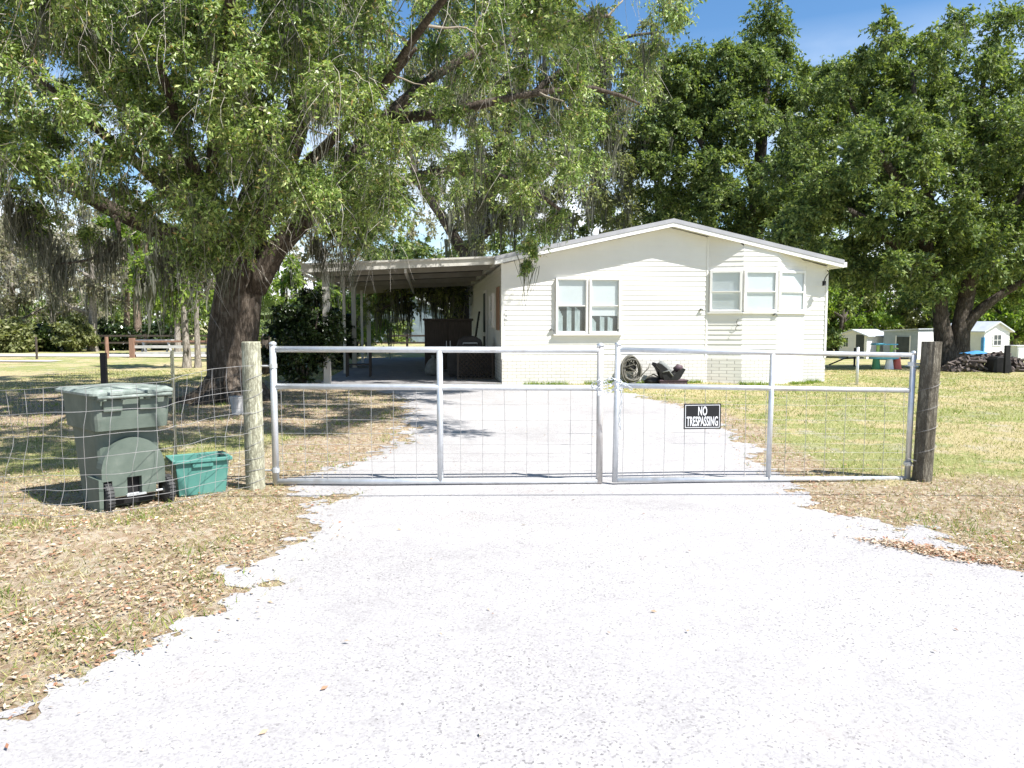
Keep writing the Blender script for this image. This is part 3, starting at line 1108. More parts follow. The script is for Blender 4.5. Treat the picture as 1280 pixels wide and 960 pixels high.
def clap(mb, a, b, z0, z1fn, course=0.128, lip=0.015):
    """lap siding along a plan segment a->b, outward normal to the right of a->b; top follows z1fn(s) (s in 0..1), must be concave"""
    ax, ay = a
    bx, by = b
    L = math.hypot(bx - ax, by - ay)
    nx_, ny_ = (by - ay) / L, -(bx - ax) / L
    S = 160
    top = [z1fn(k / S) for k in range(S + 1)]
    z = z0
    while z < max(top) - 1e-3:
        ks = [k for k in range(S + 1) if top[k] > z + 1e-4]
        if not ks:
            break
        k0, k1 = ks[0], ks[-1]
        k0b = [k for k in range(S + 1) if top[k] >= z + course]
        zt = z + course
        if k0b:
            l1, r1 = k0b[0], k0b[-1]
            z_t = zt
        else:
            km = max(range(S + 1), key=lambda k: top[k])
            l1 = r1 = km
            z_t = top[km]
        def pt(s, zz, off):
            return (ax + (bx - ax) * s + nx_ * off, ay + (by - ay) * s + ny_ * off, zz)
        s0, s1, t0, t1 = k0 / S, k1 / S, l1 / S, r1 / S
        vs = [pt(s0, z, lip), pt(s1, z, lip), pt(t1, z_t, 0.002), pt(t0, z_t, 0.002), pt(s0, z, 0.0), pt(s1, z, 0.0)]
        mb.add(vs, [(0, 1, 2, 3), (4, 5, 1, 0)])
        z += course


BRZ = hl(700, 449)[1]
BAY = [(hl(885, 380)[0], 0.0), (hl(928, 380, -0.3)[0], -0.30), (hl(971, 380, -0.3)[0], -0.30), (hl(1006, 380)[0], 0.0)]
mb = MB()
clap(mb, (0, 0), (WID, 0), BRZ, lambda s: roof_under(s * WID))
clap(mb, (0, DEP), (0, 0), BRZ, lambda s: roof_under(0) + 0.02)
clap(mb, (WID, 0), (WID, DEP), BRZ, lambda s: roof_under(WID) + 0.02)
mb.build('siding', 'siding', house)
mb = MB()
mb.prism([(0.01, 0.0), (WID - 0.01, 0.0), (WID - 0.01, roof_under(WID) - 0.01), (RIDX, roof_under(RIDX) - 0.01), (0.01, roof_under(0) - 0.01)], 'y', 0.012, DEP - 0.01)
mb.build('wall', 'siding', house)
mb = MB()
mb.bb(-0.012, WID + 0.012, -0.02, DEP, -0.15, BRZ)
mb.build('brick_skirting', 'brick', house)
# corner boards
mb = MB()
for x in (0.0, WID):
    MB().bb(x - 0.03, x + 0.03, -0.028, 0.06, BRZ + 0.003, roof_under(x) - 0.004).build('corner_trim', 'siding', house)
mb.bb(BAY[0][0] - 0.06, BAY[0][0] - 0.015, -0.022, 0.0, BRZ + 0.003, roof_under(BAY[0][0] - 0.05) - 0.004)
mb.build('corner_trim', 'siding', house)

# roof slabs
mb = MB()
XL, XR = -0.22, WID + 0.27


def roof_poly(t0, t1):
    return [(XL, RZ - SL * abs(XL - RIDX) - t0), (RIDX, RZ - t0), (XR, RZ - SL * abs(XR - RIDX) - t0),
            (XR, RZ - SL * abs(XR - RIDX) - t1), (RIDX, RZ - t1), (XL, RZ - SL * abs(XL - RIDX) - t1)]


def chevron(mb, t0, t1, ya, yb, xl=XL, xr=XR):
    f = lambda x, t: (x, RZ - SL * abs(x - RIDX) - t)
    for (p, q) in ((xl, RIDX), (RIDX, xr)):
        poly = [f(p, t1), f(q, t1), f(q, t0), f(p, t0)]
        mb.prism(poly, 'y', ya, yb)
    return mb


r = chevron(MB(), 0.0, 0.06, -OVER, DEP + 0.3).build('roof', 'roof_metal', house)
mb = MB()
for k in range(1, 26):   # standing ribs
    y = -OVER + k * 0.6
    f = lambda x: RZ - SL * abs(x - RIDX)
    mb.tube([(XL + 0.02, y, f(XL)), (RIDX, y, RZ)], 0.014, 4)
    mb.tube([(RIDX, y, RZ), (XR - 0.02, y, f(XR))], 0.014, 4)
mb.build('ribs', 'roof_metal', r)
chevron(MB(), 0.0, 0.105, -OVER - 0.03, -OVER - 0.002, XL - 0.01, XR + 0.01).build('rake_flashing', 'roof_metal', r)
chevron(MB(), 0.108, 0.205, -OVER - 0.018, -OVER + 0.02, XL - 0.005, XR + 0.005).build('fascia', 'white_trim', r)
chevron(MB(), 0.063, 0.17, -OVER + 0.022, DEP + 0.25, XL + 0.03, XR - 0.03).build('soffit', 'siding', r)
mb = MB()
ze = RZ - SL * (XR - RIDX)
mb.bb(XR - 0.03, XR + 0.09, -OVER - 0.01, DEP, ze - 0.19, ze - 0.06)
mb.build('gutter', 'white_trim', r)


def window(parent, x0, x1, z0, z1, basis, split=0.5, kind='blind', name='window', dep=0.10, fr=0.04):
    """basis: (origin(x,y), dir(x,y)) plan frame; outward normal to the right of dir"""
    (ox, oy), (dx, dy) = basis
    nx_, ny_ = dy, -dx
    ang = math.atan2(dy, dx)

    def bx(mb, s0, s1, d0, d1, za, zb):
        sm, dm = (s0 + s1) / 2, (d0 + d1) / 2
        mb.box((ox + dx * sm + nx_ * dm, oy + dy * sm + ny_ * dm, (za + zb) / 2), (abs(s1 - s0), abs(d1 - d0), zb - za), rz=ang)
    mb = MB()
    bx(mb, x0 - fr, x0, 0.012, dep, z0 - fr, z1 + fr)
    bx(mb, x1, x1 + fr, 0.012, dep, z0 - fr, z1 + fr)
    bx(mb, x0, x1, 0.012, dep, z1, z1 + fr)
    bx(mb, x0, x1, 0.012, dep, z0 - fr, z0)
    w = mb.build(name, 'white_trim', parent, bevel=0.004)
    zs = z0 + (z1 - z0) * split
    mb = MB()
    g0 = 0.052
    for (a, b, d) in ((z0, zs, g0), (zs, z1, g0 + 0.012)):
        t = 0.022
        bx(mb, x0, x0 + t, d - 0.012, d + 0.012, a, b)
        bx(mb, x1 - t, x1, d - 0.012, d + 0.012, a, b)
        bx(mb, x0 + t, x1 - t, d - 0.012, d + 0.012, a, a + t)
        bx(mb, x0 + t, x1 - t, d - 0.012, d + 0.012, b - t, b)
    mb.build('sash', 'white_trim', w)
    mb = MB()
    bx(mb, x0 + 0.02, x1 - 0.02, g0 - 0.002, g0 + 0.002, z0 + 0.02, zs)
    bx(mb, x0 + 0.02, x1 - 0.02, g0 + 0.010, g0 + 0.014, zs, z1 - 0.02)
    mb.build('pane', 'glass', w)
    mb = MB()
    if kind == 'blind':
        bx(mb, x0 + 0.002, x1 - 0.002, 0.022, 0.026, z0 + 0.01, z1 - 0.005)
        mb.build('blind', 'blind', w)
    else:
        low = zs if kind == 'half' else z0 + (zs - z0) * 0.62
        bx(mb, x0 + 0.002, x1 - 0.002, 0.022, 0.026, low, z1 - 0.005)
        mb.build('blind', 'blind', w)
        mb = MB()
        bx(mb, x0 + 0.001, x1 - 0.001, 0.0165, 0.0185, z0, low + 0.02)
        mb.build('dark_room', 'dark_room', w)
        mb = MB()
        W_ = x1 - x0
        # curtain swags as folded strips
        for (s0, s1, ta, tb) in ((0.02, 0.20, 0.95, 0.55), (0.34, 0.50, 0.97, 0.90), (0.62, 0.80, 0.95, 0.8)):
            K = 5
            for q in range(K):
                a = x0 + W_ * (s0 + (s1 - s0) * q / K)
                b = x0 + W_ * (s0 + (s1 - s0) * (q + 1) / K)
                off = 0.0205 + 0.002 * (q % 2)
                zt = z0 + (low - z0) * (ta + (tb - ta) * q / K)
                bx(mb, a, b, off - 0.001, off + 0.001, z0 + 0.01, zt)
        mb.build('curtain', 'curtain', w)
    return w


wx0, wz0 = hl(696, 415)
wx1, wz1 = hl(773, 350)
xa = hl(732, 380)[0]
xb = hl(738, 380)[0]
flat = ((0, 0), (1, 0))
w1 = window(house, wx0, xa, wz0, wz1, flat, 0.5, 'half')
w2 = window(house, xb, wx1, wz0, wz1, flat, 0.5, 'most')
mb = MB()
mb.bb(wx0 - 0.1, wx1 + 0.1, -0.11, -0.013, wz0 - 0.085, wz0 - 0.049)
mb.build('window_sill', 'white_trim', house)

# bay window
bay = MB()
for i in range(3):
    a, b = BAY[i], BAY[i + 1]
    clap(bay, a, b, BRZ, lambda s, a=a, b=b: roof_under(a[0] + (b[0] - a[0]) * s) + 0.03)
bo = bay.build('bay_window', 'siding', house)
mb = MB()
mb.prism([BAY[0], BAY[1], BAY[2], BAY[3]], 'z', BRZ, roof_under(BAY[3][0]) + 0.0)
mb.build('bay_wall', 'siding', bo)
mb = MB()
mb.prism([(BAY[0][0], -0.021), (BAY[1][0], -0.325), (BAY[2][0], -0.325), (BAY[3][0], -0.021)], 'z', -0.15, BRZ - 0.002)
mb.build('bay_brick', 'brick', bo)
bz0 = hl(905, 388, -0.1)[1]
bz1 = hl(905, 340, -0.1)[1]
for i in range(3):
    a, b = Vector((*BAY[i], 0)), Vector((*BAY[i + 1], 0))
    d = (b - a)
    L = d.length
    d = d / L
    m0, m1 = ((0.08, 0.06), (0.06, 0.06), (0.06, 0.10))[i]
    w = window(house, m0, L - m1, bz0, bz1, ((a.x, a.y), (d.x, d.y)), 0.48, 'blind', dep=0.075, fr=0.04)
mb = MB()
for i in range(3):
    a, b = Vector((*BAY[i], 0)), Vector((*BAY[i + 1], 0))
    d = (b - a).normalized()
    nrm = Vector((d.y, -d.x, 0))
    c = (a + b) / 2 + nrm * 0.042
    mb.box((c.x, c.y, bz0 - 0.065 - 0.002 * i), ((b - a).length + 0.02, 0.06, 0.03), rz=math.atan2(d.y, d.x))
mb.build('bay_sill', 'white_trim', house)
# small cast brackets under the window corners, wall hook
for (px, py) in ((690, 412), (773, 413), (877, 387), (968, 393)):
    x, z = hl(px, py, -0.08 if px < 900 else -0.3)
    yb = -0.02 if px < 900 else -0.32
    mb = MB()
    mb.tube([(x - 0.06, yb - 0.02, z - 0.03), (x - 0.02, yb - 0.06, z + 0.03), (x + 0.03, yb - 0.05, z + 0.01), (x + 0.06, yb - 0.02, z - 0.05)], 0.012, 6)
    mb.box((x, yb - 0.03, z), (0.05, 0.06, 0.04), rz=0.4)
    mb.build('flower_bracket', 'gray_fab', house)
# curly wall ornament below the bay's left pane
x, z = hl(921, 405, -0.25)
mb = MB()
pts = []
for k in range(26):
    t = k / 25
    a = t * 2 * PI * 1.6
    pts.append((x + 0.045 * math.cos(a) * (0.4 + t), -0.30 - 0.01, z + 0.13 - 0.27 * t + 0.03 * math.sin(a)))
mb.tube(pts, 0.006, 5)
mb.build('wall_ornament', 'black', house)
# house numbers in a column at the left corner
x, z = hl(631, 396)
for k, chr_ in enumerate('140'):
    fo = text_mesh('house_number', chr_, 'gray_fab', house, 0.13)
    fo.location = (0.09, -0.05, z + 0.13 - 0.12 * k)
    fo.rotation_euler = (PI / 2, 0, 0)
# lamp hook at right corner
x, z = hl(1025, 353)
mb = MB()
mb.tube([(WID - 0.01, -0.03, z + 0.32), (WID - 0.03, -0.16, z + 0.25), (x + 0.03, -0.22, z + 0.12), (x, -0.22, z + 0.04)], 0.012, 6)
mb.lathe([(0.01, 0.06), (0.05, 0.04), (0.045, -0.06), (0.06, -0.08)], (x, -0.22, z - 0.02), 10)
mb.build('wall_lamp', 'black', house, smooth=False)
# side wall under the carport: screen door, window, downpipe
for (y0, y1, z0, z1, nm, mt) in ((4.8, 5.75, BRZ - 0.1, BRZ + 2.0, 'screen_door', 'dark_wood'),):
    mb = MB()
    mb.bb(-0.06, -0.02, y0, y1, z0, z1)
    d = mb.build(nm, 'white_trim', house)
    mb = MB()
    mb.bb(-0.075, -0.062, y0 + 0.09, y1 - 0.09, z0 + 0.75, z1 - 0.1)
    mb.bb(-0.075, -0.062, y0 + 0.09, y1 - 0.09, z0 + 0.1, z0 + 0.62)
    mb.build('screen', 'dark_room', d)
window(house, -3.0, -2.1, BRZ + 0.85, BRZ + 1.75, ((0, 0), (0, -1)), 0.5, 'blind')
mb = MB()
mb.bb(-0.05, -0.018, 0.55, 1.25, BRZ + 0.75, BRZ + 1.9)
o = mb.build('shutter', 'brown_wood', house)
tag(o, 'brown narrow shutter')

# ------------------------------------------------------------------ carport
cpx, cpz = hl(381, 331, -0.15)
cp = thing('carport', 'off-white flat roofed carport on slim posts attached to the house side', 'carport', (HO.x, HO.y, 0), HANG)
CW = cpx
czl = cpz
czr = hl(628, 321, -0.15)[1] - 0.01
cslope = (czr - czl) / (0 - CW)
CD = DEP + 0.1


def cz(x):
    return czl + cslope * (x - CW)


mb = MB()
mb.prism([(CW, cz(CW) - 0.035), (-0.02, cz(0) - 0.035), (-0.02, cz(0)), (CW, cz(CW))], 'y', -0.1, CD)
k = 0
x = CW + 0.15
while x < -0.1:
    mb.prism([(x - 0.02, cz(x) + 0.001), (x + 0.02, cz(x) + 0.001), (x + 0.012, cz(x) + 0.035), (x - 0.012, cz(x) + 0.035)], 'y', -0.08, CD - 0.02)
    x += 0.3
ro = mb.build('carport_roof', 'carport_paint', cp)
mb = MB()
mb.prism([(CW - 0.02, cz(CW) - 0.19), (-0.03, cz(0) - 0.17), (-0.03, cz(0) + 0.012), (CW - 0.02, cz(CW) + 0.012)], 'y', -0.15, -0.103)
mb.prism([(CW - 0.03, cz(CW) - 0.012), (-0.03, cz(0) - 0.012), (-0.03, cz(0) + 0.035), (CW - 0.03, cz(CW) + 0.035)], 'y', -0.19, -0.153)
mb.build('fascia', 'carport_paint', ro)
mb = MB()
mb.prism([(-0.15, 0), (CD, 0), (CD, -0.13), (-0.15, -0.16)], 'x', CW - 0.09, CW - 0.022)
for v in range(len(mb.v)):
    a = mb.v[v]
    mb.v[v] = (a[0], a[1], a[2] + cz(CW) + 0.01)
mb.tube([(CW - 0.06, -0.16, cz(CW) - 0.16), (CW - 0.0, -0.05, cz(CW) - 0.26), (CW + 0.25, 0.0, cz(CW) - 0.36)], 0.035, 8)
mb.build('gutter', 'carport_paint', ro)
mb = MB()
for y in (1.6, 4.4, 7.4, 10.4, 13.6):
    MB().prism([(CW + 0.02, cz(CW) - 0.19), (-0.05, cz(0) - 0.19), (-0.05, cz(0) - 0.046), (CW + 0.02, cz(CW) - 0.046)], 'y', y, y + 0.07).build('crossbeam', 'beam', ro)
MB().prism([(CW + 0.01, cz(CW) - 0.044), (-0.03, cz(0) - 0.044), (-0.03, cz(0) - 0.037), (CW + 0.01, cz(CW) - 0.037)], 'y', -0.09, CD - 0.01).build('ceiling_shade_pan', 'underside_shade', ro)  # dark sheet added to paint the shade below the carport roof
mb = MB()
mb.prism([(-0.1, 0), (CD, 0), (CD, -0.10), (-0.1, -0.10)], 'x', CW / 2 - 0.03, CW / 2 + 0.03)
for v in range(len(mb.v)):
    a = mb.v[v]
    mb.v[v] = (a[0], a[1], a[2] + cz(CW / 2) - 0.192)
mb.build('ridge_beam', 'carport_paint', ro)
PX = hl(408, 400, 0.1)[0]
posts = [(0.1, 0.085, 'carport_paint'), (4.4, 0.042, 'carport_paint'), (7.6, 0.075, 'carport_paint'), (11.0, 0.045, 'carport_paint'), (14.6, 0.085, 'carport_paint')]
for y, rr, mt in posts:
    mb = MB()
    zt = cz(PX) - 0.036
    mb.bb(PX - rr, PX + rr, y - rr, y + rr, 0.0, zt - 0.12)
    mb.box((PX, y, zt - 0.06), (rr * 2.6, rr * 2.6, 0.119))
    mb.box((PX, y, 0.03), (rr * 2.5, rr * 2.5, 0.06))
    mb.build('post', mt, cp, bevel=0.006)
sl = thing('concrete_floor', None, None, (HO.x, HO.y, 0), HANG)
bpy.data.objects.remove(sl)
mb = MB()
pts = [hw(PX - 0.25, -0.1), hw(-0.03, -0.1), hw(-0.03, DEP + 0.6), hw(PX - 0.25, DEP + 0.6)]
mb.prism([(p.x, p.y) for p in pts], 'z', -0.2, 0.055)
tag(mb.build('floor_slab', 'concrete', bevel=0.01), kind='structure')

# --- things standing in the carport (house-local positions)
def loc_h(x, y, z=0.055):
    return tuple(hw(x, y, z))


t = thing('storage_cabinet', 'tall dark brown storage cabinet on the carport slab against the house', 'cabinet', loc_h(-1.25, 5.2), HANG)
MB().bb(-0.75, 0.75, -0.35, 0.35, 0.08, 1.62).build('cabinet_body', 'dark_wood', t, bevel=0.01)
MB().bb(-0.80, 0.80, -0.40, 0.38, 1.62, 1.69).build('top', 'dark_wood', t, bevel=0.01)
for s in (-1, 1):
    d = MB().bb(s * 0.375 - 0.355, s * 0.375 + 0.355, -0.375, -0.352, 0.12, 1.58).build('door', 'dark_wood', t, bevel=0.006)
    MB().bb(s * 0.06 - 0.012, s * 0.06 + 0.012, -0.40, -0.376, 0.8, 0.98).build('handle', 'galv', d)
for sx in (-1, 1):
    for sy in (-1, 1):
        MB().bb(sx * 0.68 - 0.04, sx * 0.68 + 0.04, sy * 0.28 - 0.04, sy * 0.28 + 0.04, 0, 0.08).build('foot', 'dark_wood', t)

t = thing('covered_grill', 'barbecue grill under a black cover in front of the cabinet', 'grill', loc_h(-0.72, 2.3), HANG)
mb = MB()
prof = [(-0.62, 0.06), (-0.63, 0.5), (-0.60, 0.82), (-0.36, 0.88), (-0.30, 1.08), (-0.15, 1.17), (0.15, 1.17), (0.32, 1.07), (0.38, 0.86), (0.60, 0.82), (0.63, 0.45), (0.62, 0.07)]
mb.prism(prof[::-1], 'y', -0.3, 0.3)
c = mb.build('cover', 'tarp', t, bevel=0.03)
MB().tube([(-0.2, -0.33, 0.95), (-0.2, -0.37, 0.98), (0.2, -0.37, 0.98), (0.2, -0.33, 0.95)], 0.012, 6).build('handle', 'galv', t)
for sx in (-1, 1):
    for sy in (-1, 1):
        MB().lathe([(0.05, -0.02), (0.06, 0), (0.05, 0.02)], (sx * 0.52, sy * 0.24, 0.06), 10, 'y').build('caster', 'rubber', t)

t = thing('trash_sack', 'pale plastic sack slumped beside the covered grill in the carport', 'bag', loc_h(-1.75, 3.1), HANG)
mb = MB()
prof = [(0.02, 0.0), (0.20, 0.02), (0.24, 0.15), (0.21, 0.33), (0.12, 0.45), (0.04, 0.52), (0.07, 0.58), (0.02, 0.6)]
mb.lathe(prof, n=14)
for i, v in enumerate(mb.v):
    n_ = noise.noise(Vector(v) * 6)
    mb.v[i] = (v[0] * (1 + 0.25 * n_), v[1] * (1 + 0.25 * n_), v[2])
mb.build('sack', 'gray_fab', t, smooth=True)

t = thing('side_table', 'small dark wooden side table with lower shelf beside the carport posts', 'table', loc_h(PX + 0.55, 2.9), HANG)
MB().bb(-0.38, 0.38, -0.25, 0.25, 0.80, 0.84).build('top', 'dark_wood', t, bevel=0.005)
MB().bb(-0.32, 0.32, -0.2, 0.2, 0.33, 0.36).build('shelf', 'dark_wood', t)
MB().bb(-0.30, 0.30, -0.22, 0.22, 0.70, 0.80).build('apron', 'dark_wood', t)
for sx in (-1, 1):
    for sy in (-1, 1):
        MB().bb(sx * 0.33 - 0.025, sx * 0.33 + 0.025, sy * 0.21 - 0.025, sy * 0.21 + 0.025, 0, 0.80).build('leg', 'dark_wood', t)

t = thing('folding_ladder', 'dark folded ladder leaning on the house wall under the carport', 'ladder', loc_h(-0.14, 6.6), HANG)
mb = MB()
for y in (0.0, 0.38):
    MB().tube([(-0.28, y, 0.0), (0.02, y, 1.95)], 0.022, 6).build('rail', 'black', t)
for k in range(1, 7):
    f = k / 7
    MB().box((-0.28 + 0.3 * f, 0.19, 1.95 * f), (0.06, 0.38, 0.025)).build('rung', 'black', t)

t = thing('lattice_panel', 'dark wooden lattice panel leaning by the grill at the carport wall', 'lattice', loc_h(-0.62, 1.25), HANG)
fr = MB()
W2, H2 = 1.0, 0.85
for (a, b, c_, d_) in ((-W2 / 2, W2 / 2, 0, 0.05), (-W2 / 2, W2 / 2, H2 - 0.05, H2), (-W2 / 2, -W2 / 2 + 0.05, 0.052, H2 - 0.052), (W2 / 2 - 0.05, W2 / 2, 0.052, H2 - 0.052)):
    fr.bb(a, b, -0.02, 0.02, c_, d_)
fr.build('lattice_frame', 'dark_wood', t)
la = MB()
for k in range(-8, 9):
    for s in (-1, 1):
        x0 = k * 0.12
        pts = []
        # clip a diagonal to the panel rectangle
        for q in range(41):
            f = q / 40
            xx = x0 + s * (f - 0.5) * H2
            zz = f * H2
            if abs(xx) < W2 / 2 - 0.04 and 0.04 < zz < H2 - 0.04:
                pts.append((xx, s * 0.006, zz))
        if len(pts) > 2:
            la.tube([pts[0], pts[-1]], 0.014, 4)
la.build('lattice_strips', 'dark_wood', t)

# ================================================================== GATES
def gate(name, label, A, B, ups, zt, zm, zb, tops, rail_r, mats, lean=0.0, wires_n=14, zrow=None, hr=0.0018):
    """A,B ground points of the hinge and latch ends; tops extra height for the end uprights"""
    A = Vector(A)
    B = Vector(B)
    L = (B - A).length
    d = (B - A) / L
    root = thing(name, label, 'gate', tuple(A), math.atan2(d.y, d.x), 'double farm gate leaves')
    def zz(s, h):
        return h[0] * (1 - s) + h[1] * s
    for nm, h in (('top_rail', zt), ('middle_rail', zm), ('bottom_rail', zb)):
        MB().tube([(0.02, 0, h[0]), (L * 0.5, 0, zz(0.5, h)), (L - 0.02, 0, h[1])], rail_r, 12).build(nm, mats[0], root, smooth=True)
    for i, s in enumerate(ups):
        top = zz(s, zt) + (tops[i])
        lo = zz(s, zb) - (0.0 if 0 < s < 1 else 0.02)
        x = s * L
        pr = rail_r * (1.12 if s in (0.0, 1.0) else 1.02)
        o = MB().tube([(x, 0.0, lo), (x + lean * (top - lo), 0.0, top)], pr, 12).build('upright', mats[1 if s == 1.0 else 0], root, smooth=True)
        if s in (0.0, 1.0):
            MB().lathe([(pr * 1.12, -0.012), (pr * 1.1, 0.01), (pr * 0.6, 0.022), (0.002, 0.026)], (x + lean * (top - lo), 0, top), 12).build('cap', mats[0], o, smooth=True)
    # welded wire infill
    mb = MB()
    for k in range(wires_n):
        s = (k + 0.35) / (wires_n - 0.3)
        if s > 0.985:
            continue
        x = s * L
        mb.tube([(x, -0.012, zz(s, zb) + 0.01), (x + random.uniform(-.006, .006), -0.02, (zz(s, zb) + zz(s, zm)) / 2), (x + random.uniform(-.005, .005), -0.012, zz(s, zm) - 0.01)], 0.0024, 5)
    for f in zrow:
        pts = []
        for q in range(9):
            s = 0.006 + 0.988 * q / 8
            h = zz(s, zb) + (zz(s, zm) - zz(s, zb)) * f
            pts.append((s * L, -0.016, h + random.uniform(-.003, .003)))
        mb.tube(pts, hr, 5)
    mb.build('wire_panel', 'wire', root)
    return root, d, L


GY0 = 7.36
gA = at(345, 600, GY0 - 0.02)
gA.z = 0
gB = at(749, 600, GY0 + 0.10)
gB.z = 0
gC = at(768.5, 600, GY0 + 0.06)
gC.z = 0
gD = at(1134, 597, GY0 + 0.34)
gD.z = 0
zof = lambda px, py, P: at(px, py, P.y).z
rows = (0.12, 0.215, 0.30, 0.395, 0.51, 0.655, 0.82)
g1, d1, L1 = gate('farm_gate', 'wide galvanised pipe gate leaf left of the chain', gA, gB, (0.0, 0.505, 1.0),
                  (zof(345, 436.5, gA), zof(749, 437.5, gB)), (zof(345, 483, gA), zof(749, 485, gB)), (zof(345, 602, gA), zof(749, 601, gB)),
                  (0.05, -0.01, 0.045), 0.029, ('galv', 'galv_rust'), 0.0, 15, rows)
g2, d2, L2 = gate('farm_gate', 'narrower galvanised pipe gate leaf carrying the no trespassing sign', gC, gD, (0.0, 0.515, 1.0),
                  (zof(770, 437, gC), zof(1138, 444, gD)), (zof(770, 482, gC), zof(1136, 488, gD)), (zof(770, 600, gC), zof(1134, 598, gD)),
                  (0.05, -0.01, 0.02), 0.025, ('galv', 'galv'), 0.012, 15, rows, 0.0011)
# rust spot band and hinges
for root, L, s in ((g1, L1, 0.0), (g2, L2, 1.0)):
    for h in (0.16, 1.17):
        mb = MB()
        x = s * L
        sg = -1 if s == 0 else 1
        mb.lathe([(0.038, -0.02), (0.038, 0.02)], (x, 0, h), 12)
        mb.tube([(x + sg * 0.03, 0.0, h), (x + sg * 0.12, 0.0, h)], 0.009, 8)
        mb.build('hinge', 'galv', root, smooth=False)

# posts
P1 = at(319.5, 607, 7.20)
P2 = at(1152.5, 601, 7.66)
post1 = thing('gate_post', 'pale round treated wooden gate post beside the bins', 'post', (P1.x, P1.y, 0), 0, 'wooden gate posts')
hgt1 = at(318, 427, 7.2).z
mb = MB()
mb.tube([(0, 0, -0.2), (0, 0, 0.3), (-0.004, 0, 0.8), (-0.008, 0, hgt1 - 0.01), (-0.008, 0, hgt1)], [0.088, 0.087, 0.086, 0.085, 0.080], 20, jit=0.035)
mb.build('post_shaft', 'post_pale', post1, smooth=False)
mb = MB()
pts = []
for k in range(190):
    t_ = k / 189
    a = t_ * 2 * PI * 8.5
    pts.append((0.0905 * math.cos(a) - 0.008 * t_, 0.0905 * math.sin(a), 0.03 + 1.15 * t_ ** 1.25 + 0.01 * math.sin(a * 1.3)))
mb.tube(pts, 0.0022, 5)
mb.build('wire_winding', 'wire', post1)
post2 = thing('gate_post', 'dark weathered split wooden gate post at the right end of the gate', 'post', (P2.x, P2.y, 0), 0, 'wooden gate posts')
hgt2 = at(1159, 427, 7.66).z
mb = MB()
S = 28
levels = 30
vs, fs = [], []
for i in range(levels + 1):
    h = -0.2 + (hgt2 + 0.2) * i / levels
    for j in range(S):
        a = 2 * PI * j / S
        r_ = 0.092
        r_ *= 1 + 0.10 * noise.noise(Vector((math.cos(a) * 5, math.sin(a) * 5, h * 0.8))) + 0.05 * noise.noise(Vector((math.cos(a) * 14, math.sin(a) * 14, h * 1.5)))
        if -1.25 < a - 2 * PI < -0.95 or -1.25 < a < -0.95:
            r_ *= 0.86
        vs.append((r_ * math.cos(a) + 0.030 * h, r_ * math.sin(a), h))
for i in range(levels):
    for j in range(S):
        fs.append((i * S + j, i * S + (j + 1) % S, (i + 1) * S + (j + 1) % S, (i + 1) * S + j))
fs.append(tuple(levels * S + j for j in range(S)))
mb.add(vs, fs)
mb.build('post_shaft', bark_mat('weathered post wood', (0.20, 0.175, 0.13), (0.42, 0.39, 0.31), 5, 0.8), post2)
mb = MB()
pts = []
for k in range(120):
    t_ = k / 119
    a = t_ * 2 * PI * 4.5
    h = 0.16 + 0.95 * t_
    pts.append((0.101 * math.cos(a) + 0.03 * h, 0.101 * math.sin(a), h))
mb.tube(pts, 0.002, 5)
mb.tube([(-0.09, -0.05, 0.2), (-0.16, -0.02, 0.22), (-0.2, 0.0, 0.17), (-0.12, -0.05, 0.15)], 0.005, 5)
mb.build('wire_winding', 'wire', post2)

# chain and padlock joining the leaves
ch = thing('gate_chain', 'galvanised chain wound round both gate uprights', 'chain', tuple(at(759, 484, GY0 - 0.05)), 0)


def chain(mb, pts, pitch=0.034, r=0.0042):
    P, _ = resample(pts, [1] * len(pts), 0.02)
    acc = 0
    last = Vector(P[0])
    i = 0
    for p in P[1:]:
        p = Vector(p)
        if (p - last).length >= pitch * 0.72:
            m = (p + last) / 2
            d = (p - last).normalized()
            a = d.orthogonal().normalized()
            a.rotate(Matrix.Rotation((i % 2) * PI / 2 + 0.6, 3, d))
            ring = []
            for k in range(10):
                t_ = 2 * PI * k / 10
                ring.append(m + d * (pitch * 0.62) * math.cos(t_) + a * 0.011 * math.sin(t_))
            mb.tube(ring, r, 5, closed=True)
            last = p
            i += 1


mb = MB()
co = at(759, 484, GY0 - 0.05)
xl, xr_ = gB.x - co.x, gC.x - co.x
loop = []
for k in range(4):
    zz_ = -0.035 + 0.028 * k
    chain(mb, [(xl - 0.05, -0.02, zz_), (xl, -0.055, zz_ + 0.01), (xl + 0.07, -0.03, zz_ - 0.02), (xr_ - 0.04, -0.03, zz_ + 0.015 * (-1) ** k), (xr_, -0.055, zz_ + 0.02), (xr_ + 0.05, -0.015, zz_)])
chain(mb, [(xl + 0.02, -0.03, 0.05), (xl + 0.06, -0.05, 0.09), (xr_ - 0.02, -0.04, 0.075), (xr_ + 0.09, -0.04, 0.02), (xr_ + 0.14, -0.035, -0.03)])
chain(mb, [(xr_ + 0.03, -0.04, 0.0), (xr_ + 0.035, -0.045, -0.12), (xr_ + 0.02, -0.045, -0.28), (xr_ + 0.028, -0.04, -0.4)])
chain(mb, [(xl - 0.06, -0.02, -0.02), (xl - 0.10, -0.03, 0.02), (xl - 0.05, -0.045, 0.06), (xl + 0.0, -0.05, 0.1)])
mb.build('chain_links', 'galv', ch)
pl = thing('padlock', 'small steel padlock hanging on the gate chain', 'padlock', tuple(co + Vector((xl - 0.03, -0.075, -0.03))), 0.2)
MB().box((0, 0, -0.025), (0.045, 0.02, 0.04)).build('lock_body', 'galv', pl, bevel=0.004)
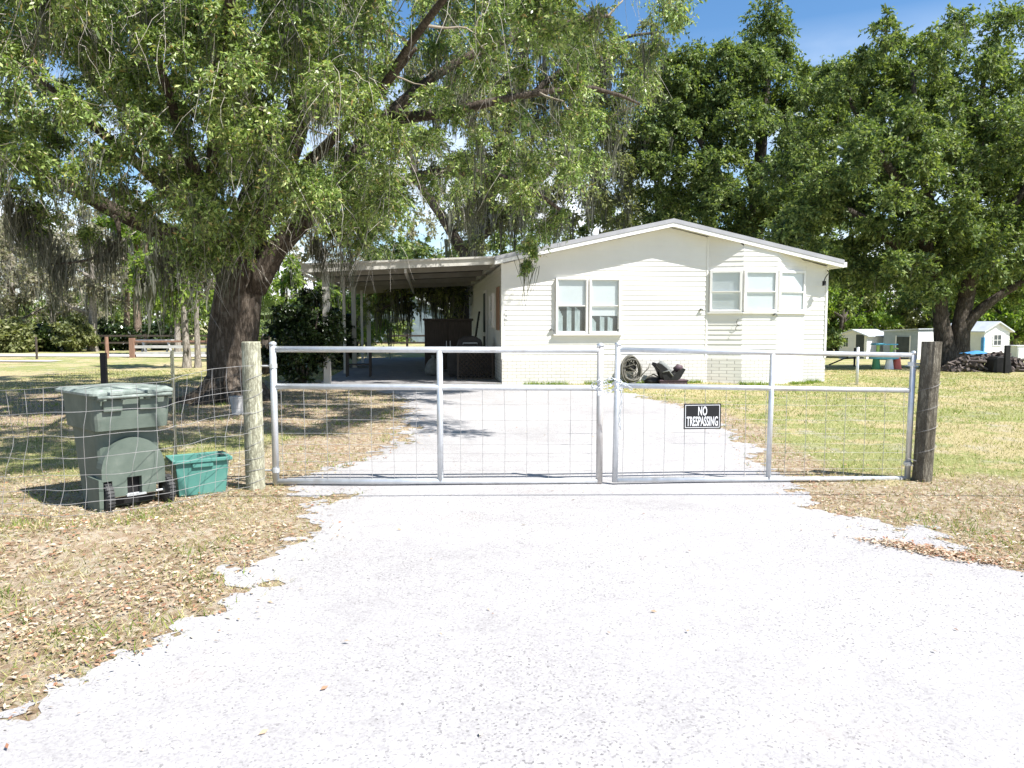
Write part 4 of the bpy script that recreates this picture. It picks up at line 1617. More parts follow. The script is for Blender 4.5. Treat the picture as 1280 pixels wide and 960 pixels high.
MB().tube([(-0.015, 0, -0.005), (-0.015, 0, 0.02), (-0.008, 0, 0.032), (0.008, 0, 0.032), (0.015, 0, 0.02), (0.015, 0, -0.005)], 0.004, 6).build('shackle', 'galv', pl, smooth=True)

# sign
s0 = at(853.5, 504, GY0 + 0.08)
s1 = at(899, 535, GY0 + 0.12)
sw, sh = s1.x - s0.x, s0.z - s1.z
sc = (s0 + s1) / 2
sg = thing('warning_sign', 'black NO TRESPASSING sign with white letters wired to the gate', 'sign', (sc.x, sc.y, sc.z), math.atan2(d2.y, d2.x))
sg.location.y -= 0.05
MB().bb(-sw / 2, sw / 2, -0.003, 0.003, -sh / 2, sh / 2).build('sign_board', 'sign_black', sg, bevel=0.001)
mb = MB()
b = 0.013
e = 0.014
for (x0, x1, z0, z1) in ((-sw / 2 + b, sw / 2 - b, sh / 2 - b - 0.005, sh / 2 - b), (-sw / 2 + b, sw / 2 - b, -sh / 2 + b, -sh / 2 + b + 0.005),
                         (-sw / 2 + b, -sw / 2 + b + 0.005, -sh / 2 + b + 0.0051, sh / 2 - b - 0.0051), (sw / 2 - b - 0.005, sw / 2 - b, -sh / 2 + b + 0.0051, sh / 2 - b - 0.0051)):
    mb.bb(x0, x1, -0.0052, -0.0035, z0, z1)
mb.build('border', 'sign_white', sg)
for (txt, zc, hh, wmax) in (('NO', sh * 0.19, sh * 0.36, sw * 0.24), ('TRESPASSING', -sh * 0.215, sh * 0.38, sw * 0.84)):
    fo = text_mesh('lettering', txt, 'sign_white', sg, 1.0, 0.004, 0.022, 1.06)
    co__ = np.array([v.co for v in fo.data.vertices])
    w_, h_ = np.ptp(co__[:, 0]), np.ptp(co__[:, 1])
    fo.location = (0, -0.0048, zc)
    fo.rotation_euler = (PI / 2, 0, 0)
    fo.scale = (wmax / w_, hh / h_, 0.25)
mb = MB()
for sx in (-1, 1):
    mb = MB()
    mb.tube([(sx * sw * 0.44, -0.006, sh / 2 - 0.02), (sx * sw * 0.44, 0.02, sh / 2 + 0.012), (sx * sw * 0.44, 0.03, sh / 2)], 0.0018, 5)
    mb.build('wire_tie', 'wire', sg)


# ================================================================== NEAR FENCES (LEFT)
# loose field fence bulging in front of the bins
ctrl = [(318, 7.16, 457, 607), (300, 7.0, 458, 611), (262, 6.65, 462, 618), (219, 6.25, 472, 628), (205, 6.10, 477, 631), (160, 5.92, 480, 637), (110, 5.82, 482, 642), (78, 5.78, 483, 645),
        (30, 5.85, 487, 643), (-20, 5.95, 489, 640), (-90, 6.1, 490, 636), (-200, 6.3, 488, 632)]
FT, FB = [], []
for px, Y, yt, yb in ctrl:
    FT.append(at(px, yt, Y - 0.02))
    FB.append(at(px, yb, Y))
fen = thing('field_fence', 'loose grey square-mesh field fence sagging in front of the bins', 'fence', (P1.x, P1.y, 0), 0, 'wire fences')
RTp, _ = resample(FT, [1] * len(FT), 0.05)
RBp, _ = resample(FB, [1] * len(FB), 0.05)
nmin = 220


def resn(P, n):
    P = np.array(P)
    s = np.concatenate([[0], np.cumsum(np.linalg.norm(np.diff(P, axis=0), axis=1))])
    t = np.linspace(0, s[-1], n)
    return np.stack([np.interp(t, s, P[:, k]) for k in range(3)], 1), s[-1]


T_, LT_ = resn(RTp, nmin)
B_, _ = resn(RBp, nmin)
fr_rows = [0, 0.2, 0.385, 0.55, 0.69, 0.81, 0.91, 1.0]
O_ = np.array([P1.x, P1.y, 0])


def fpoint(i, f):
    i0 = min(int(i), nmin - 2)
    w = i - i0
    a = T_[i0] * (1 - w) + T_[i0 + 1] * w
    b = B_[i0] * (1 - w) + B_[i0 + 1] * w
    p = a * (1 - f) + b * f
    q = noise.noise(Vector((i * 0.035, f * 3.1, 4)))
    q2 = noise.noise(Vector((i * 0.06, f * 2.3, 14)))
    amp = min(1, i / 15)
    return Vector(p + np.array([0.05 * q2, 0.10 * q * (0.3 + math.sin(f * PI)), 0.04 * q2 * math.sin(f * PI) - 0.0]) * amp - O_)


mb = MB()
for f in fr_rows:
    mb.tube([fpoint(i, f) for i in np.linspace(0, nmin - 1.01, 90)], 0.0021, 5)
nv = int(LT_ / 0.165)
for k in range(nv + 1):
    i = k * (nmin - 1.01) / nv
    sk = noise.noise(Vector((k * 0.7, 1, 1))) * 2.6
    mb.tube([fpoint(min(max(i + sk * math.sin(f * PI), 0), nmin - 1.01), f) for f in (0, .1, .2, .3, .385, .47, .55, .62, .69, .75, .81, .86, .91, 1.0)], 0.0018, 5)
mb.build('wire_mesh', 'wire', fen)

# finer welded mesh fence behind the bins on T-posts
TP = [at(129, 441, 8.0), at(215, 438, 7.35)]
wf = thing('welded_mesh_fence', 'fine rusty welded wire fence on thin stakes behind the bins', 'fence', (TP[0].x, TP[0].y, 0), 0, 'wire fences')
O2 = Vector((TP[0].x, TP[0].y, 0))
MB().bb(-0.028, 0.028, -0.02, 0.02, -0.1, TP[0].z).build('stake', 'black', wf)
q = TP[1] - O2
mb = MB()
mb.tube([(q.x, q.y, -0.1), (q.x, q.y, TP[1].z)], 0.017, 6)
mb.tube([(q.x, q.y - 0.012, 0.0), (q.x, q.y - 0.03, TP[1].z - 0.03)], 0.006, 4)
for h in np.arange(0.15, TP[1].z, 0.08):
    mb.box((q.x, q.y - 0.03, h), (0.014, 0.02, 0.012))
o = mb.build('stake', bark_mat('old metal stake', (0.12, 0.13, 0.09), (0.25, 0.25, 0.18), 9, 0.2), wf)
plan = [(P1.x - 0.05, P1.y + 0.02, 1.13), (TP[1].x, TP[1].y, 1.08), (TP[0].x, TP[0].y, 1.12), (-6.2, 8.35, 1.03), (-8.5, 8.6, 1.07), (-14, 9.0, 1.05)]
mb = MB()
tp, _ = resample([Vector((a, b_, c)) for a, b_, c in plan], [1] * len(plan), 0.08)
tp, LL = resn(tp, 700)
for k in range(0, 11):
    h = k / 10
    pts = []
    for p in tp[::14]:
        s = math.sin(p[0] * 2.6) * 0.05 + 0.03 * math.sin(p[0] * 7)
        zt = p[2] - 0.07 * (0.5 - 0.5 * math.cos(p[0] * 2.9))
        pts.append(Vector((p[0], p[1] + s * 0.6 * math.sin(h * PI), 0.02 + (zt - 0.02) * h)) - O2)
    mb.tube(pts, 0.0012, 3)
nv = int(LL / 0.055)
for k in range(nv):
    p = tp[int(k * 699 / nv)]
    s = math.sin(p[0] * 2.6) * 0.05 + 0.03 * math.sin(p[0] * 7)
    zt = p[2] - 0.07 * (0.5 - 0.5 * math.cos(p[0] * 2.9))
    pts = [Vector((p[0] + 0.01 * math.sin(h * 5 + k), p[1] + s * 0.6 * math.sin(h * PI), 0.02 + (zt - 0.02) * h)) - O2 for h in (0, .25, .5, .75, 1)]
    mb.tube(pts, 0.0011, 3)
mb.build('wire_mesh', 'wire_old', wf)

# ================================================================== BINS
def wheelie_bin():
    Yb = 6.12
    pl_ = gnd(130, 641)
    a = math.radians(47)
    W = 0.62
    # rear left bottom corner sits at pl_
    c = Vector((pl_.x, pl_.y, 0)) + Vector((math.cos(a), math.sin(a), 0)) * (W / 2 * 0.84)
    zb = Z(c.x, c.y) - 0.01
    root = thing('wheelie_bin', 'tall faded green wheeled trash bin behind the wire fence', 'trash bin', (c.x, c.y, zb), a)
    H = 1.0
    # body: loft of rounded rectangles. local: x width, y depth (rear face y=0 toward the viewer)
    def ring(w, y0, y1, z, cr=0.05, n=4):
        pts = []
        for (cx, cy, a0) in ((w / 2 - cr, y0 + cr, -PI / 2), (w / 2 - cr, y1 - cr, 0), (-w / 2 + cr, y1 - cr, PI / 2), (-w / 2 + cr, y0 + cr, PI)):
            for k in range(n):
                t_ = a0 + PI / 2 * k / (n - 1)
                pts.append((cx + cr * math.cos(t_), cy + cr * math.sin(t_), z))
        return pts
    def loft(rings):
        mb = MB()
        n = len(rings[0])
        vs = [p for r_ in rings for p in r_]
        fs = []
        for i in range(len(rings) - 1):
            for j in range(n):
                fs.append((i * n + j, i * n + (j + 1) % n, (i + 1) * n + (j + 1) % n, (i + 1) * n + j))
        fs.append(tuple(range(n - 1, -1, -1)))
        fs.append(tuple((len(rings) - 1) * n + j for j in range(n)))
        return mb.add(vs, fs)
    # lower body, tapering; recessed above the wheel housing
    rings = [ring(0.46, 0.13, 0.62, 0.03), ring(0.47, 0.12, 0.63, 0.12), ring(0.53, 0.10, 0.70, 0.66), ring(0.54, 0.10, 0.71, 0.685),
             ring(0.60, 0.0, 0.73, 0.70), ring(0.615, -0.012, 0.745, 0.80), ring(0.635, -0.02, 0.77, 0.985)]
    body = loft(rings).build('bin_body', 'bin_green', root, smooth=False)
    # rim
    loft([ring(0.655, -0.03, 0.79, 0.972), ring(0.66, -0.032, 0.795, 1.0)]).build('rim', 'bin_green', body)
    # arched wheel housing bulge on the rear face (notched at the axle)
    mb = MB()
    out = []
    for k in range(21):
        t_ = PI * k / 20
        out.append((0.235 * math.cos(t_), 0.34 + 0.27 * math.sin(t_) ** 0.75))
    poly = out + [(-0.245, 0.06), (-0.19, 0.05), (-0.19, 0.25), (-0.165, 0.27), (-0.08, 0.27), (-0.06, 0.25), (-0.06, 0.15), (-0.055, 0.13)]
    # build as three convex strips
    def strip(x0, x1, z0):
        xs_ = np.linspace(x0, x1, 9)
        top = [(x_, 0.34 + 0.28 * (max(0.0, 1 - (x_ / 0.262) ** 2)) ** 0.5) for x_ in xs_]
        p = [(x0, z0)] + [(x1, z0)] + [(x_, z_) for x_, z_ in reversed(top)]
        vs = []
        n = len(p)
        for (x_, z_) in p:
            vs.append((x_, 0.018, z_))
        for (x_, z_) in p:
            vs.append((x_, 0.14, z_))
        fs = [tuple(range(n)), tuple(range(2 * n - 1, n - 1, -1))] + [(i, i + n, (i + 1) % n + n, (i + 1) % n) for i in range(n)]
        mb.add(vs, fs)
    strip(-0.26, -0.18, 0.27)
    strip(-0.18, -0.06, 0.13)
    strip(-0.06, 0.06, 0.285)
    strip(0.06, 0.18, 0.13)
    strip(0.18, 0.26, 0.20)
    mb.bb(-0.285, -0.25, 0.02, 0.30, 0.0, 0.29)
    mb.build('wheel_housing', 'bin_green', body)
    MB().bb(-0.17, 0.17, 0.075, 0.11, 0.05, 0.27).build('recess', 'black', body)
    # axle and foot bar
    MB().tube([(-0.26, 0.07, 0.125), (0.28, 0.07, 0.125)], 0.012, 8).build('axle', 'galv', root)
    MB().box((0.0, -0.01, 0.135), (0.16, 0.03, 0.014)).build('stop_bar', 'galv', root)
    for s in (-1, 1):
        w = MB()
        x0 = -0.212 if s < 0 else 0.292
        w.lathe([(0.05, -0.03), (0.108, -0.03), (0.122, -0.018), (0.125, 0), (0.122, 0.018), (0.108, 0.03), (0.05, 0.03)], (x0, 0.07, 0.125), 26, 'x')
        for k in range(26):
            t_ = 2 * PI * k / 26
            w.box((x0, 0.07 + 0.125 * math.cos(t_), 0.125 + 0.125 * math.sin(t_)), (0.054, 0.010, 0.015), rx=t_)
        wo = w.build('wheel', 'rubber', root)
        MB().lathe([(0.01, -0.031), (0.055, -0.029), (0.055, 0.029), (0.01, 0.031)], (x0, 0.07, 0.125), 14, 'x').build('hub', 'gray_fab', wo)
    # handle bar with brackets
    hb = MB().tube([(-0.30, -0.085, 0.985), (0.30, -0.085, 0.985)], 0.015, 10).build('handle', 'bin_lid', root, smooth=True)
    for x_ in (-0.275, -0.10, 0.10, 0.285):
        MB().bb(x_ - 0.02, x_ + 0.02, -0.085, -0.02, 0.955, 1.0).build('bracket', 'bin_green', hb, bevel=0.004)
    for x_ in (-0.17, 0.12):
        MB().bb(x_ - 0.075, x_ + 0.075, -0.045, -0.018, 0.86, 0.965).build('gusset', 'bin_green', body, bevel=0.008)
    # domed lid
    lid = loft([ring(0.70, -0.045, 0.86, 1.003, 0.06), ring(0.70, -0.045, 0.87, 1.022, 0.06), ring(0.64, 0.0, 0.82, 1.044, 0.08), ring(0.60, 0.04, 0.78, 1.034, 0.1), ring(0.40, 0.15, 0.65, 1.052, 0.08)])
    for i, v in enumerate(lid.v):
        lid.v[i] = (v[0], v[1], v[2] + 0.012 * noise.noise(Vector(v) * 5) - 0.03 * max(0, v[1] - 0.2) ** 2)
    lo_ = lid.build('lid', 'bin_lid', root, smooth=False)
    for x_ in (-0.16, 0.14):
        MB().bb(x_ - 0.05, x_ + 0.05, -0.10, 0.02, 1.0, 1.028).build('hinge', 'bin_lid', lo_, bevel=0.005)
    return root


wheelie_bin()


def tub():
    c = gnd(246, 620)
    c = Vector((c.x - 0.04, c.y + 0.17, 0))
    a = math.radians(33)
    root = thing('recycling_tub', 'small open teal recycling tub beside the green wheeled bin', 'recycling bin', (c.x, c.y, Z(c.x, c.y)), a)
    W, D, H = 0.47, 0.34, 0.335
    mb = MB()

    def rr(w, d, z):
        return [(-w / 2, -d / 2, z), (w / 2, -d / 2, z), (w / 2, d / 2, z), (-w / 2, d / 2, z)]
    rings = [rr(W * 0.86, D * 0.84, 0), rr(W, D, H), rr(W - 0.02, D - 0.02, H), rr(W * 0.86 - 0.02, D * 0.84 - 0.02, 0.015)]
    vs = [p for r_ in rings for p in r_]
    fs = [(3, 2, 1, 0)]
    for i in range(3):
        for j in range(4):
            fs.append((i * 4 + j, i * 4 + (j + 1) % 4, (i + 1) * 4 + (j + 1) % 4, (i + 1) * 4 + j))
    fs.append((12, 13, 14, 15))
    mb.add(vs, fs)
    mb.build('tub_wall', 'teal', root, bevel=0.008)
    mb = MB()
    w, d = W + 0.05, D + 0.05
    for (x0, x1, y0, y1) in ((-w / 2, w / 2, -d / 2, -d / 2 + 0.03), (-w / 2, w / 2, d / 2 - 0.03, d / 2), (-w / 2, -w / 2 + 0.03, -d / 2 + 0.031, d / 2 - 0.031), (w / 2 - 0.03, w / 2, -d / 2 + 0.031, d / 2 - 0.031)):
        mb.bb(x0, x1, y0, y1, H - 0.03, H + 0.003)
    mb.build('rim', 'teal', root, bevel=0.006)
    MB().bb(-0.09, 0.09, -D / 2 - 0.014, -D / 2 + 0.012, H - 0.075, H - 0.032).build('handle', 'teal', root, bevel=0.004)


tub()

# white bucket/marker leaning at the oak's foot
c = at(297, 500, 13.4)
mb = MB()
mb.lathe([(0.10, 0), (0.13, 0.3), (0.135, 0.3), (0.135, 0.32)], n=16)
o = mb.build('bucket', 'gray_wood')
o.location = (c.x, c.y, Z(c.x, c.y))
tag(o, 'pale grey bucket standing at the foot of the big oak', 'bucket')

# ================================================================== THINGS BY THE FACADE
x, z = hl(789, 462, -0.25)
hp = hw(x, -0.22, 0)
t = thing('hose_coil', 'upright oval coil of dark hose leaning on the brick skirting', 'hose', tuple(hp), HANG)
mb = MB()
random.seed(3)
rx0, rz0 = 0.27, 0.36
for k in range(13):
    rx_, rz_ = rx0 * random.uniform(0.68, 1.0), rz0 * random.uniform(0.74, 1.0)
    oy = random.uniform(-0.05, 0.06)
    ph = random.uniform(0, 6)
    cxo = random.uniform(-0.03, 0.03)
    zo = random.uniform(-0.03, 0.0)
    pts = []
    for q in range(28):
        a = 2 * PI * q / 28
        pts.append((cxo + rx_ * math.cos(a), oy + 0.03 * math.sin(a * 2 + ph) + 0.12 * math.sin(a) * 0.6, 0.40 + zo + rz_ * math.sin(a)))
    mb.tube(pts, 0.017, 6, closed=True)
for k in range(5):
    pts = [(random.uniform(-.16, .16) + 0.1 * math.sin(q * 1.3 + k), -0.03 + 0.01 * k, 0.62 - q * 0.085) for q in range(7)]
    mb.tube(pts, 0.012, 6)
mb.tube([(0.26, -0.02, 0.2), (0.33, -0.05, 0.30), (0.45, -0.05, 0.42), (0.50, -0.03, 0.55)], 0.015, 6)
mb.tube([(-0.25, -0.03, 0.18), (-0.36, -0.08, 0.05), (-0.2, -0.14, 0.02), (0.3, -0.15, 0.02)], 0.015, 6)
mb.build('hose', 'hose', t, smooth=True)
MB().box((0, 0.07, 0.5), (0.32, 0.05, 0.30)).build('hose_bracket', 'black', t, bevel=0.01)

x, z = hl(816, 474, -0.3)
t = thing('dark_bag', 'black drooping bag with loop lying between the hose and the box', 'bag', tuple(hw(x, -0.36, 0)), HANG)
mb = MB()
mb.lathe([(0.02, 0.0), (0.19, 0.02), (0.22, 0.10), (0.16, 0.17), (0.05, 0.2), (0.01, 0.2)], n=14)
for i, v in enumerate(mb.v):
    n_ = noise.noise(Vector(v) * 7)
    mb.v[i] = (v[0] * (1.05 + 0.4 * n_), v[1] * (0.7 + 0.3 * n_), v[2] * (1 + 0.3 * n_))
mb.build('sack', 'black', t, smooth=True)
MB().tube([(-0.2, 0, 0.05), (-0.16, 0, 0.2), (0.0, 0, 0.27), (0.12, 0, 0.2), (0.14, 0, 0.08)], 0.02, 7).build('strap', 'hose', t, smooth=True)

x0, _ = hl(826, 476, -0.35)
x1, _ = hl(855, 476, -0.35)
bt = hl(840, 474, -0.35)[1]
t = thing('plastic_crate', 'low dark maroon box under the child seat at the house wall', 'box', tuple(hw((x0 + x1) / 2 - 0.04, -0.40, 0)), HANG)
wid = x1 - x0 + 0.1
MB().bb(-wid / 2, wid / 2, -0.2, 0.2, 0, max(0.1, bt - 0.04)).build('box_body', 'purple_dark', t, bevel=0.01)
MB().bb(-wid / 2 - 0.02, wid / 2 + 0.02, -0.22, 0.22, max(0.1, bt - 0.04) + 0.001, max(0.12, bt)).build('lid', 'purple_dark', t, bevel=0.006)
sx, sz = hl(836, 472, -0.4)
t = thing('child_car_seat', 'black child car seat with grey padding perched on the dark box', 'car seat', tuple(hw(sx - 0.03, -0.40, max(0.12, bt) + 0.002)), HANG)
# side profile (x, z): shell open toward upper right
shell = [(-0.16, 0.0), (0.20, 0.0), (0.26, 0.03), (0.36, 0.20), (0.40, 0.27), (0.34, 0.30), (0.22, 0.22), (0.10, 0.14), (0.02, 0.16), (-0.10, 0.30), (-0.24, 0.41), (-0.34, 0.44), (-0.37, 0.38), (-0.28, 0.28), (-0.22, 0.14)]
mb = MB()
segs = [[0, 1, 2, 7, 14], [2, 3, 4, 5, 6, 7], [7, 8, 14], [8, 9, 13, 14], [9, 10, 11, 12, 13]]
for y0, y1 in ((-0.23, -0.19), (0.19, 0.23)):
    mb = MB()
    for sgm in segs:
        mb.prism([shell[i] for i in sgm], 'y', y0, y1)
    mb.build('side_wing', 'black', t)
mb = MB()
mb.prism([(-0.15, 0.02), (0.2, 0.02), (0.3, 0.18), (0.24, 0.2), (0.08, 0.1), (-0.02, 0.12), (-0.2, 0.2)], 'y', -0.188, 0.188)
mb.build('seat_base', 'black', t)
MB().tube([(0.02, 0, 0.17), (-0.10, 0, 0.31), (-0.24, 0, 0.41)], [0.10, 0.12, 0.10], 10).build('padding', 'gray_fab', t, smooth=True)
MB().tube([(0.18, 0, 0.24), (0.28, 0, 0.31), (0.38, 0, 0.30)], [0.07, 0.09, 0.06], 9).build('head_pad', 'purple_dark', t, smooth=True)
MB().tube([(-0.22, -0.25, 0.2), (-0.05, -0.26, 0.24), (0.06, -0.25, 0.1)], 0.014, 6).build('handle', 'gray_fab', t, smooth=True)

# steel stake behind the right gate leaf
c = gnd(1071, 481)
t = MB().tube([(0, 0, -0.2), (0, 0, at(1071, 434, c.y).z)], 0.036, 10).build('steel_stake', 'galv', smooth=True)
t.location = (c.x, c.y, 0)
tag(t, 'short bare steel post standing alone in the lawn behind the gate', 'post')

# side steps / deck rail at the house's right flank
sx = hl(1035, 420, 3.0)[0]
t = thing('wooden_deck', 'brown wooden deck with railing at the right flank of the house', 'deck', tuple(hw(WID + 0.05, 3.2, 0)), HANG)
MB().bb(0, 0.75, 0, 3, 0.42, 0.5).build('platform', 'brown_wood', t)
for yy in (0.02, 1.5, 2.92):
    MB().bb(0.66, 0.75, yy, yy + 0.09, -0.1, 1.62).build('baluster', 'brown_wood', t)
mb = MB()
for k in range(6):
    mb.bb(0.06 + 0.115 * k, 0.06 + 0.115 * k + 0.06, 0.0, 0.025, 0.5, 1.55)
mb.build('rail_slats', 'brown_wood', t)
MB().bb(0.0, 0.8, -0.02, 0.07, 1.56, 1.63).build('hand_rail', 'gray_wood', t)
for k in range(2):
    MB().bb(0, 0.75, -0.28 * (k + 1), -0.28 * k, 0.28 - 0.15 * k, 0.32 - 0.15 * k).build('tread', 'brown_wood', t)

# ================================================================== RIGHT BACKGROUND THINGS
def gz(P):
    return (P.x, P.y, Z(P.x, P.y))


# child's water table
c = gnd(1105, 461)
t = thing('play_table', 'plastic play table with blue basin and red, white and green legs on the lawn', 'play table', gz(c), 0.1)
W = 1.15
k_ = c.y / F
mb = MB()
vs = []
mb.lathe([(0.20, 0.40), (0.34, 0.44), (0.38, 0.60), (0.40, 0.61), (0.40, 0.63), (0.37, 0.63), (0.35, 0.5), (0.05, 0.47)], n=24)
for i, v in enumerate(mb.v):
    mb.v[i] = (v[0] * 1.55, v[1], v[2] - 0.08)
mb.build('basin', 'tbl_blue', t, smooth=False)
for (x, y, m_) in ((-0.36, -0.1, 'tbl_green'), (0.05, -0.22, 'sign_white'), (0.40, -0.12, 'tbl_red'), (0.48, 0.15, 'sign_white')):
    MB().lathe([(0.15, 0), (0.15, 0.02), (0.10, 0.4), (0.10, 0.42)], (x, y, 0), 14).build('leg', m_, t)
for x in (-0.22, 0.28):
    MB().lathe([(0.055, 0.50), (0.055, 0.84)], (x, 0.05, 0), 12).build('pillar', 'tbl_lime', t)
mb = MB()
mb.bb(-0.42, 0.40, -0.16, 0.22, 0.84, 0.88)
mb.bb(-0.46, -0.1, -0.2, 0.1, 0.88, 0.90)
mb.build('top_tray', 'tbl_blue', t, bevel=0.01)
MB().tube([(0.30, 0.0, 0.66), (0.42, 0, 0.72), (0.5, 0, 0.7)], 0.03, 8).build('spout', 'tbl_lime', t)
# little white saucer beside
o = MB().lathe([(0.1, 0), (0.22, 0.02), (0.24, 0.07), (0.2, 0.07)], n=16).build('white_dish', 'sign_white')
p = gnd(1139, 459)
o.location = gz(p)
tag(o, 'white plastic dish lying on the grass right of the play table', 'dish')


def gable_shed(name, label, cat, pxl, pxr, pytop, pybase, Y, depth, face_mat, side_mat, roof_mat, yaw, rise=0.25, lean=False, door=None, window_=None, group=None, width=None):
    A = at(pxl, pybase, Y)
    B = at(pxr, pybase, Y)
    W = (B.x - A.x)
    zb = Z((A.x + B.x) / 2, Y)
    H = at(pxl, pytop, Y).z - zb
    ox, oy_ = (A.x + B.x) / 2, Y
    if width:      # B is the near right corner
        W = width
        ox, oy_ = B.x - math.cos(yaw) * W / 2, Y - math.sin(yaw) * W / 2
    root = thing(name, label, cat, (ox, oy_, zb), yaw, group)
    he = H - (W * rise if not lean else W * rise * 0.5)
    if lean:
        prof = [(-W / 2, -0.3), (W / 2, -0.3), (W / 2, H - 0.1), (-W / 2, he)]
        rp = [(-W / 2 - 0.15, he - 0.05), (W / 2 + 0.15, H - 0.05), (W / 2 + 0.15, H + 0.02), (-W / 2 - 0.15, he + 0.04)]
    else:
        prof = [(-W / 2, -0.3), (W / 2, -0.3), (W / 2, he), (0, H - 0.07), (-W / 2, he)]
    mb = MB().prism(prof, 'y', 0, depth)
    mb.build('wall', face_mat, root)
    mb = MB()
    if lean:
        mb.prism(rp, 'y', -0.2, depth + 0.2)
    else:
        s = (H - he) / (W / 2)
        for sg_ in (-1, 1):
            pl = [(sg_ * (W / 2 + 0.2), he - 0.2 * s), (0, H - 0.06), (0, H + 0.02), (sg_ * (W / 2 + 0.2), he - 0.2 * s + 0.08)]
            mb.prism(pl if sg_ < 0 else pl[::-1], 'y', -0.2, depth + 0.2)
    mb.build('roof', roof_mat, root)
    # panel grooves as proud battens
    mb = MB()
    z = 0.1
    while z < he - 0.1:
        mb.bb(-W / 2 + 0.02, W / 2 - 0.02, -0.02, -0.001, z, z + 0.16)
        z += 0.2
    mb.build('panel_boards', face_mat, root)
    if door:
        x0, x1, h = door
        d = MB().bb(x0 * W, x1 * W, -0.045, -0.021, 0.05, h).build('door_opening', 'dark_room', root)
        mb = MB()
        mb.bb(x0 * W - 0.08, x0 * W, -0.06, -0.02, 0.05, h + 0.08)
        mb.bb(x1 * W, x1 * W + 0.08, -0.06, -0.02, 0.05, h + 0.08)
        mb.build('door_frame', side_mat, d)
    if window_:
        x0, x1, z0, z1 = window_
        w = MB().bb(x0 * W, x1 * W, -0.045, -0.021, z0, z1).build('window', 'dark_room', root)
        mb = MB()
        for (a, b, c_, d_) in ((x0 * W - 0.06, x0 * W, z0 - 0.06, z1 + 0.06), (x1 * W, x1 * W + 0.06, z0 - 0.06, z1 + 0.06), (x0 * W, x1 * W, z1, z1 + 0.06), (x0 * W, x1 * W, z0 - 0.06, z0), ((x0 + x1) / 2 * W - 0.015, (x0 + x1) / 2 * W + 0.015, z0, z1)):
            mb.bb(a, b, -0.06, -0.02, c_, d_)
        mb.bb(x0 * W, (x0 + x1) / 2 * W - 0.016, -0.055, -0.02, (z0 + z1) / 2 - 0.015, (z0 + z1) / 2 + 0.015)
        mb.bb((x0 + x1) / 2 * W + 0.016, x1 * W, -0.055, -0.02, (z0 + z1) / 2 - 0.015, (z0 + z1) / 2 + 0.015)
        mb.build('frame', 'white_trim', w)
    return root, W, H


r_, W, H = gable_shed('garden_shed', 'white gabled garden shed with dark doorway beyond the lawn', 'shed', 1052, 1083, 412, 447, 56, 2.8, 'shed_white', 'white_trim', 'shed_roof', -1.0, 0.2, door=(0.12, 0.42, 1.75), window_=(-0.32, -0.16, 0.85, 1.5), width=2.25)
r_, W, H = gable_shed('storage_shed', 'lean-to shed with front coloured shade blue and black doorway between white shed and oak', 'shed', 1112, 1146, 411, 451, 54, 2.4, 'shed_shade_blue', 'white_trim', 'shed_roof', -0.98, 0.12, lean=True, door=(-0.1, 0.28, 1.6), width=2.5)
MB().bb(W / 2 + 0.004, W / 2 + 0.03, 0.0, 2.4, 0.0, H - 0.16).build('side_wall', 'shed_white', r_)  # sunlit side stays white; the front's shade is in its colour
r_, W, H = gable_shed('cottage', 'small white sided cottage with grey roof right of the big oak', 'cottage', 1223, 1267, 402, 444, 50, 3.0, 'shed_white', 'white_trim', 'shed_roof', 0.35, 0.26, window_=(-0.14, 0.14, 1.0, 1.65))
mb = MB()
mb.bb(-W / 2 - 0.12, -W / 2 - 0.02, -0.1, 0.1, 0, 1.5)
mb.build('corner_post', 'blue_tarp', r_)
# pale box unit at the right edge
c = at(1275, 446, 46)
t = MB().bb(-0.45, 0.45, -0.4, 0.4, 0, 0.9).bb(-0.5, 0.5, -0.45, 0.45, 0.901, 0.95).bb(-0.4, 0.4, -0.43, -0.401, 0.1, 0.8).build('utility_box', 'shed_white', bevel=0.02)
t.location = gz(c)
tag(t, 'white utility box at the far right beyond the rubble heap', 'box')

# heap of logs and rubble
c = at(1236, 464, 25.5)
heap = thing('rubble_heap', 'long low heap of dark logs and rubble in the shade of the right oak', 'rubble heap', gz(c), 0)
random.seed(5)
mb = MB()
for k in range(420):
    u = random.uniform(-1, 1)
    x = u * 1.35
    hmax = 0.62 * (1 - abs(u) ** 2.2) * (0.75 + 0.4 * noise.noise(Vector((x * 1.6, 3, 0))) + 0.2)
    zz_ = random.random() ** 0.8 * hmax
    y = random.uniform(-0.5, 0.5) * (1 - zz_ / 0.9)
    s = random.uniform(0.05, 0.15)
    if random.random() < 0.3:
        d = Vector((random.uniform(-1, 1), random.uniform(-.6, .6), random.uniform(-.3, .3))).normalized() * random.uniform(0.12, 0.3)
        mb.tube([Vector((x, y, zz_)) - d, Vector((x, y, zz_)) + d], random.uniform(0.02, 0.05), 6)
    else:
        mb.box((x, y, zz_), (s * random.uniform(.7, 1.6), s, s * random.uniform(.5, 1)), random.uniform(0, 3), random.uniform(0, 3), random.uniform(0, 3), 0.7)
mb.build('rubble', 'stones', heap)
mb = MB()
mb.prism([(-0.32, 0.0), (0.32, 0.0), (0.25, 0.42), (0.12, 0.52), (-0.16, 0.52), (-0.27, 0.42)], 'y', -0.3, 0.2)
o = mb.build('upturned_tub', 'black', bevel=0.03)
c2 = at(1246, 464, 25.1)
o.location = gz(c2)
tag(o, 'black upturned tub sitting in front of the rubble heap', 'tub')
t = MB().bb(-0.07, 0.07, -0.05, 0.05, -0.1, 0.9).build('dark_stake', 'black')
c3 = at(1258, 460, 24.6)
t.location = gz(c3)
tag(t, 'short black stake standing in the rubble heap', 'post')
mb = MB()
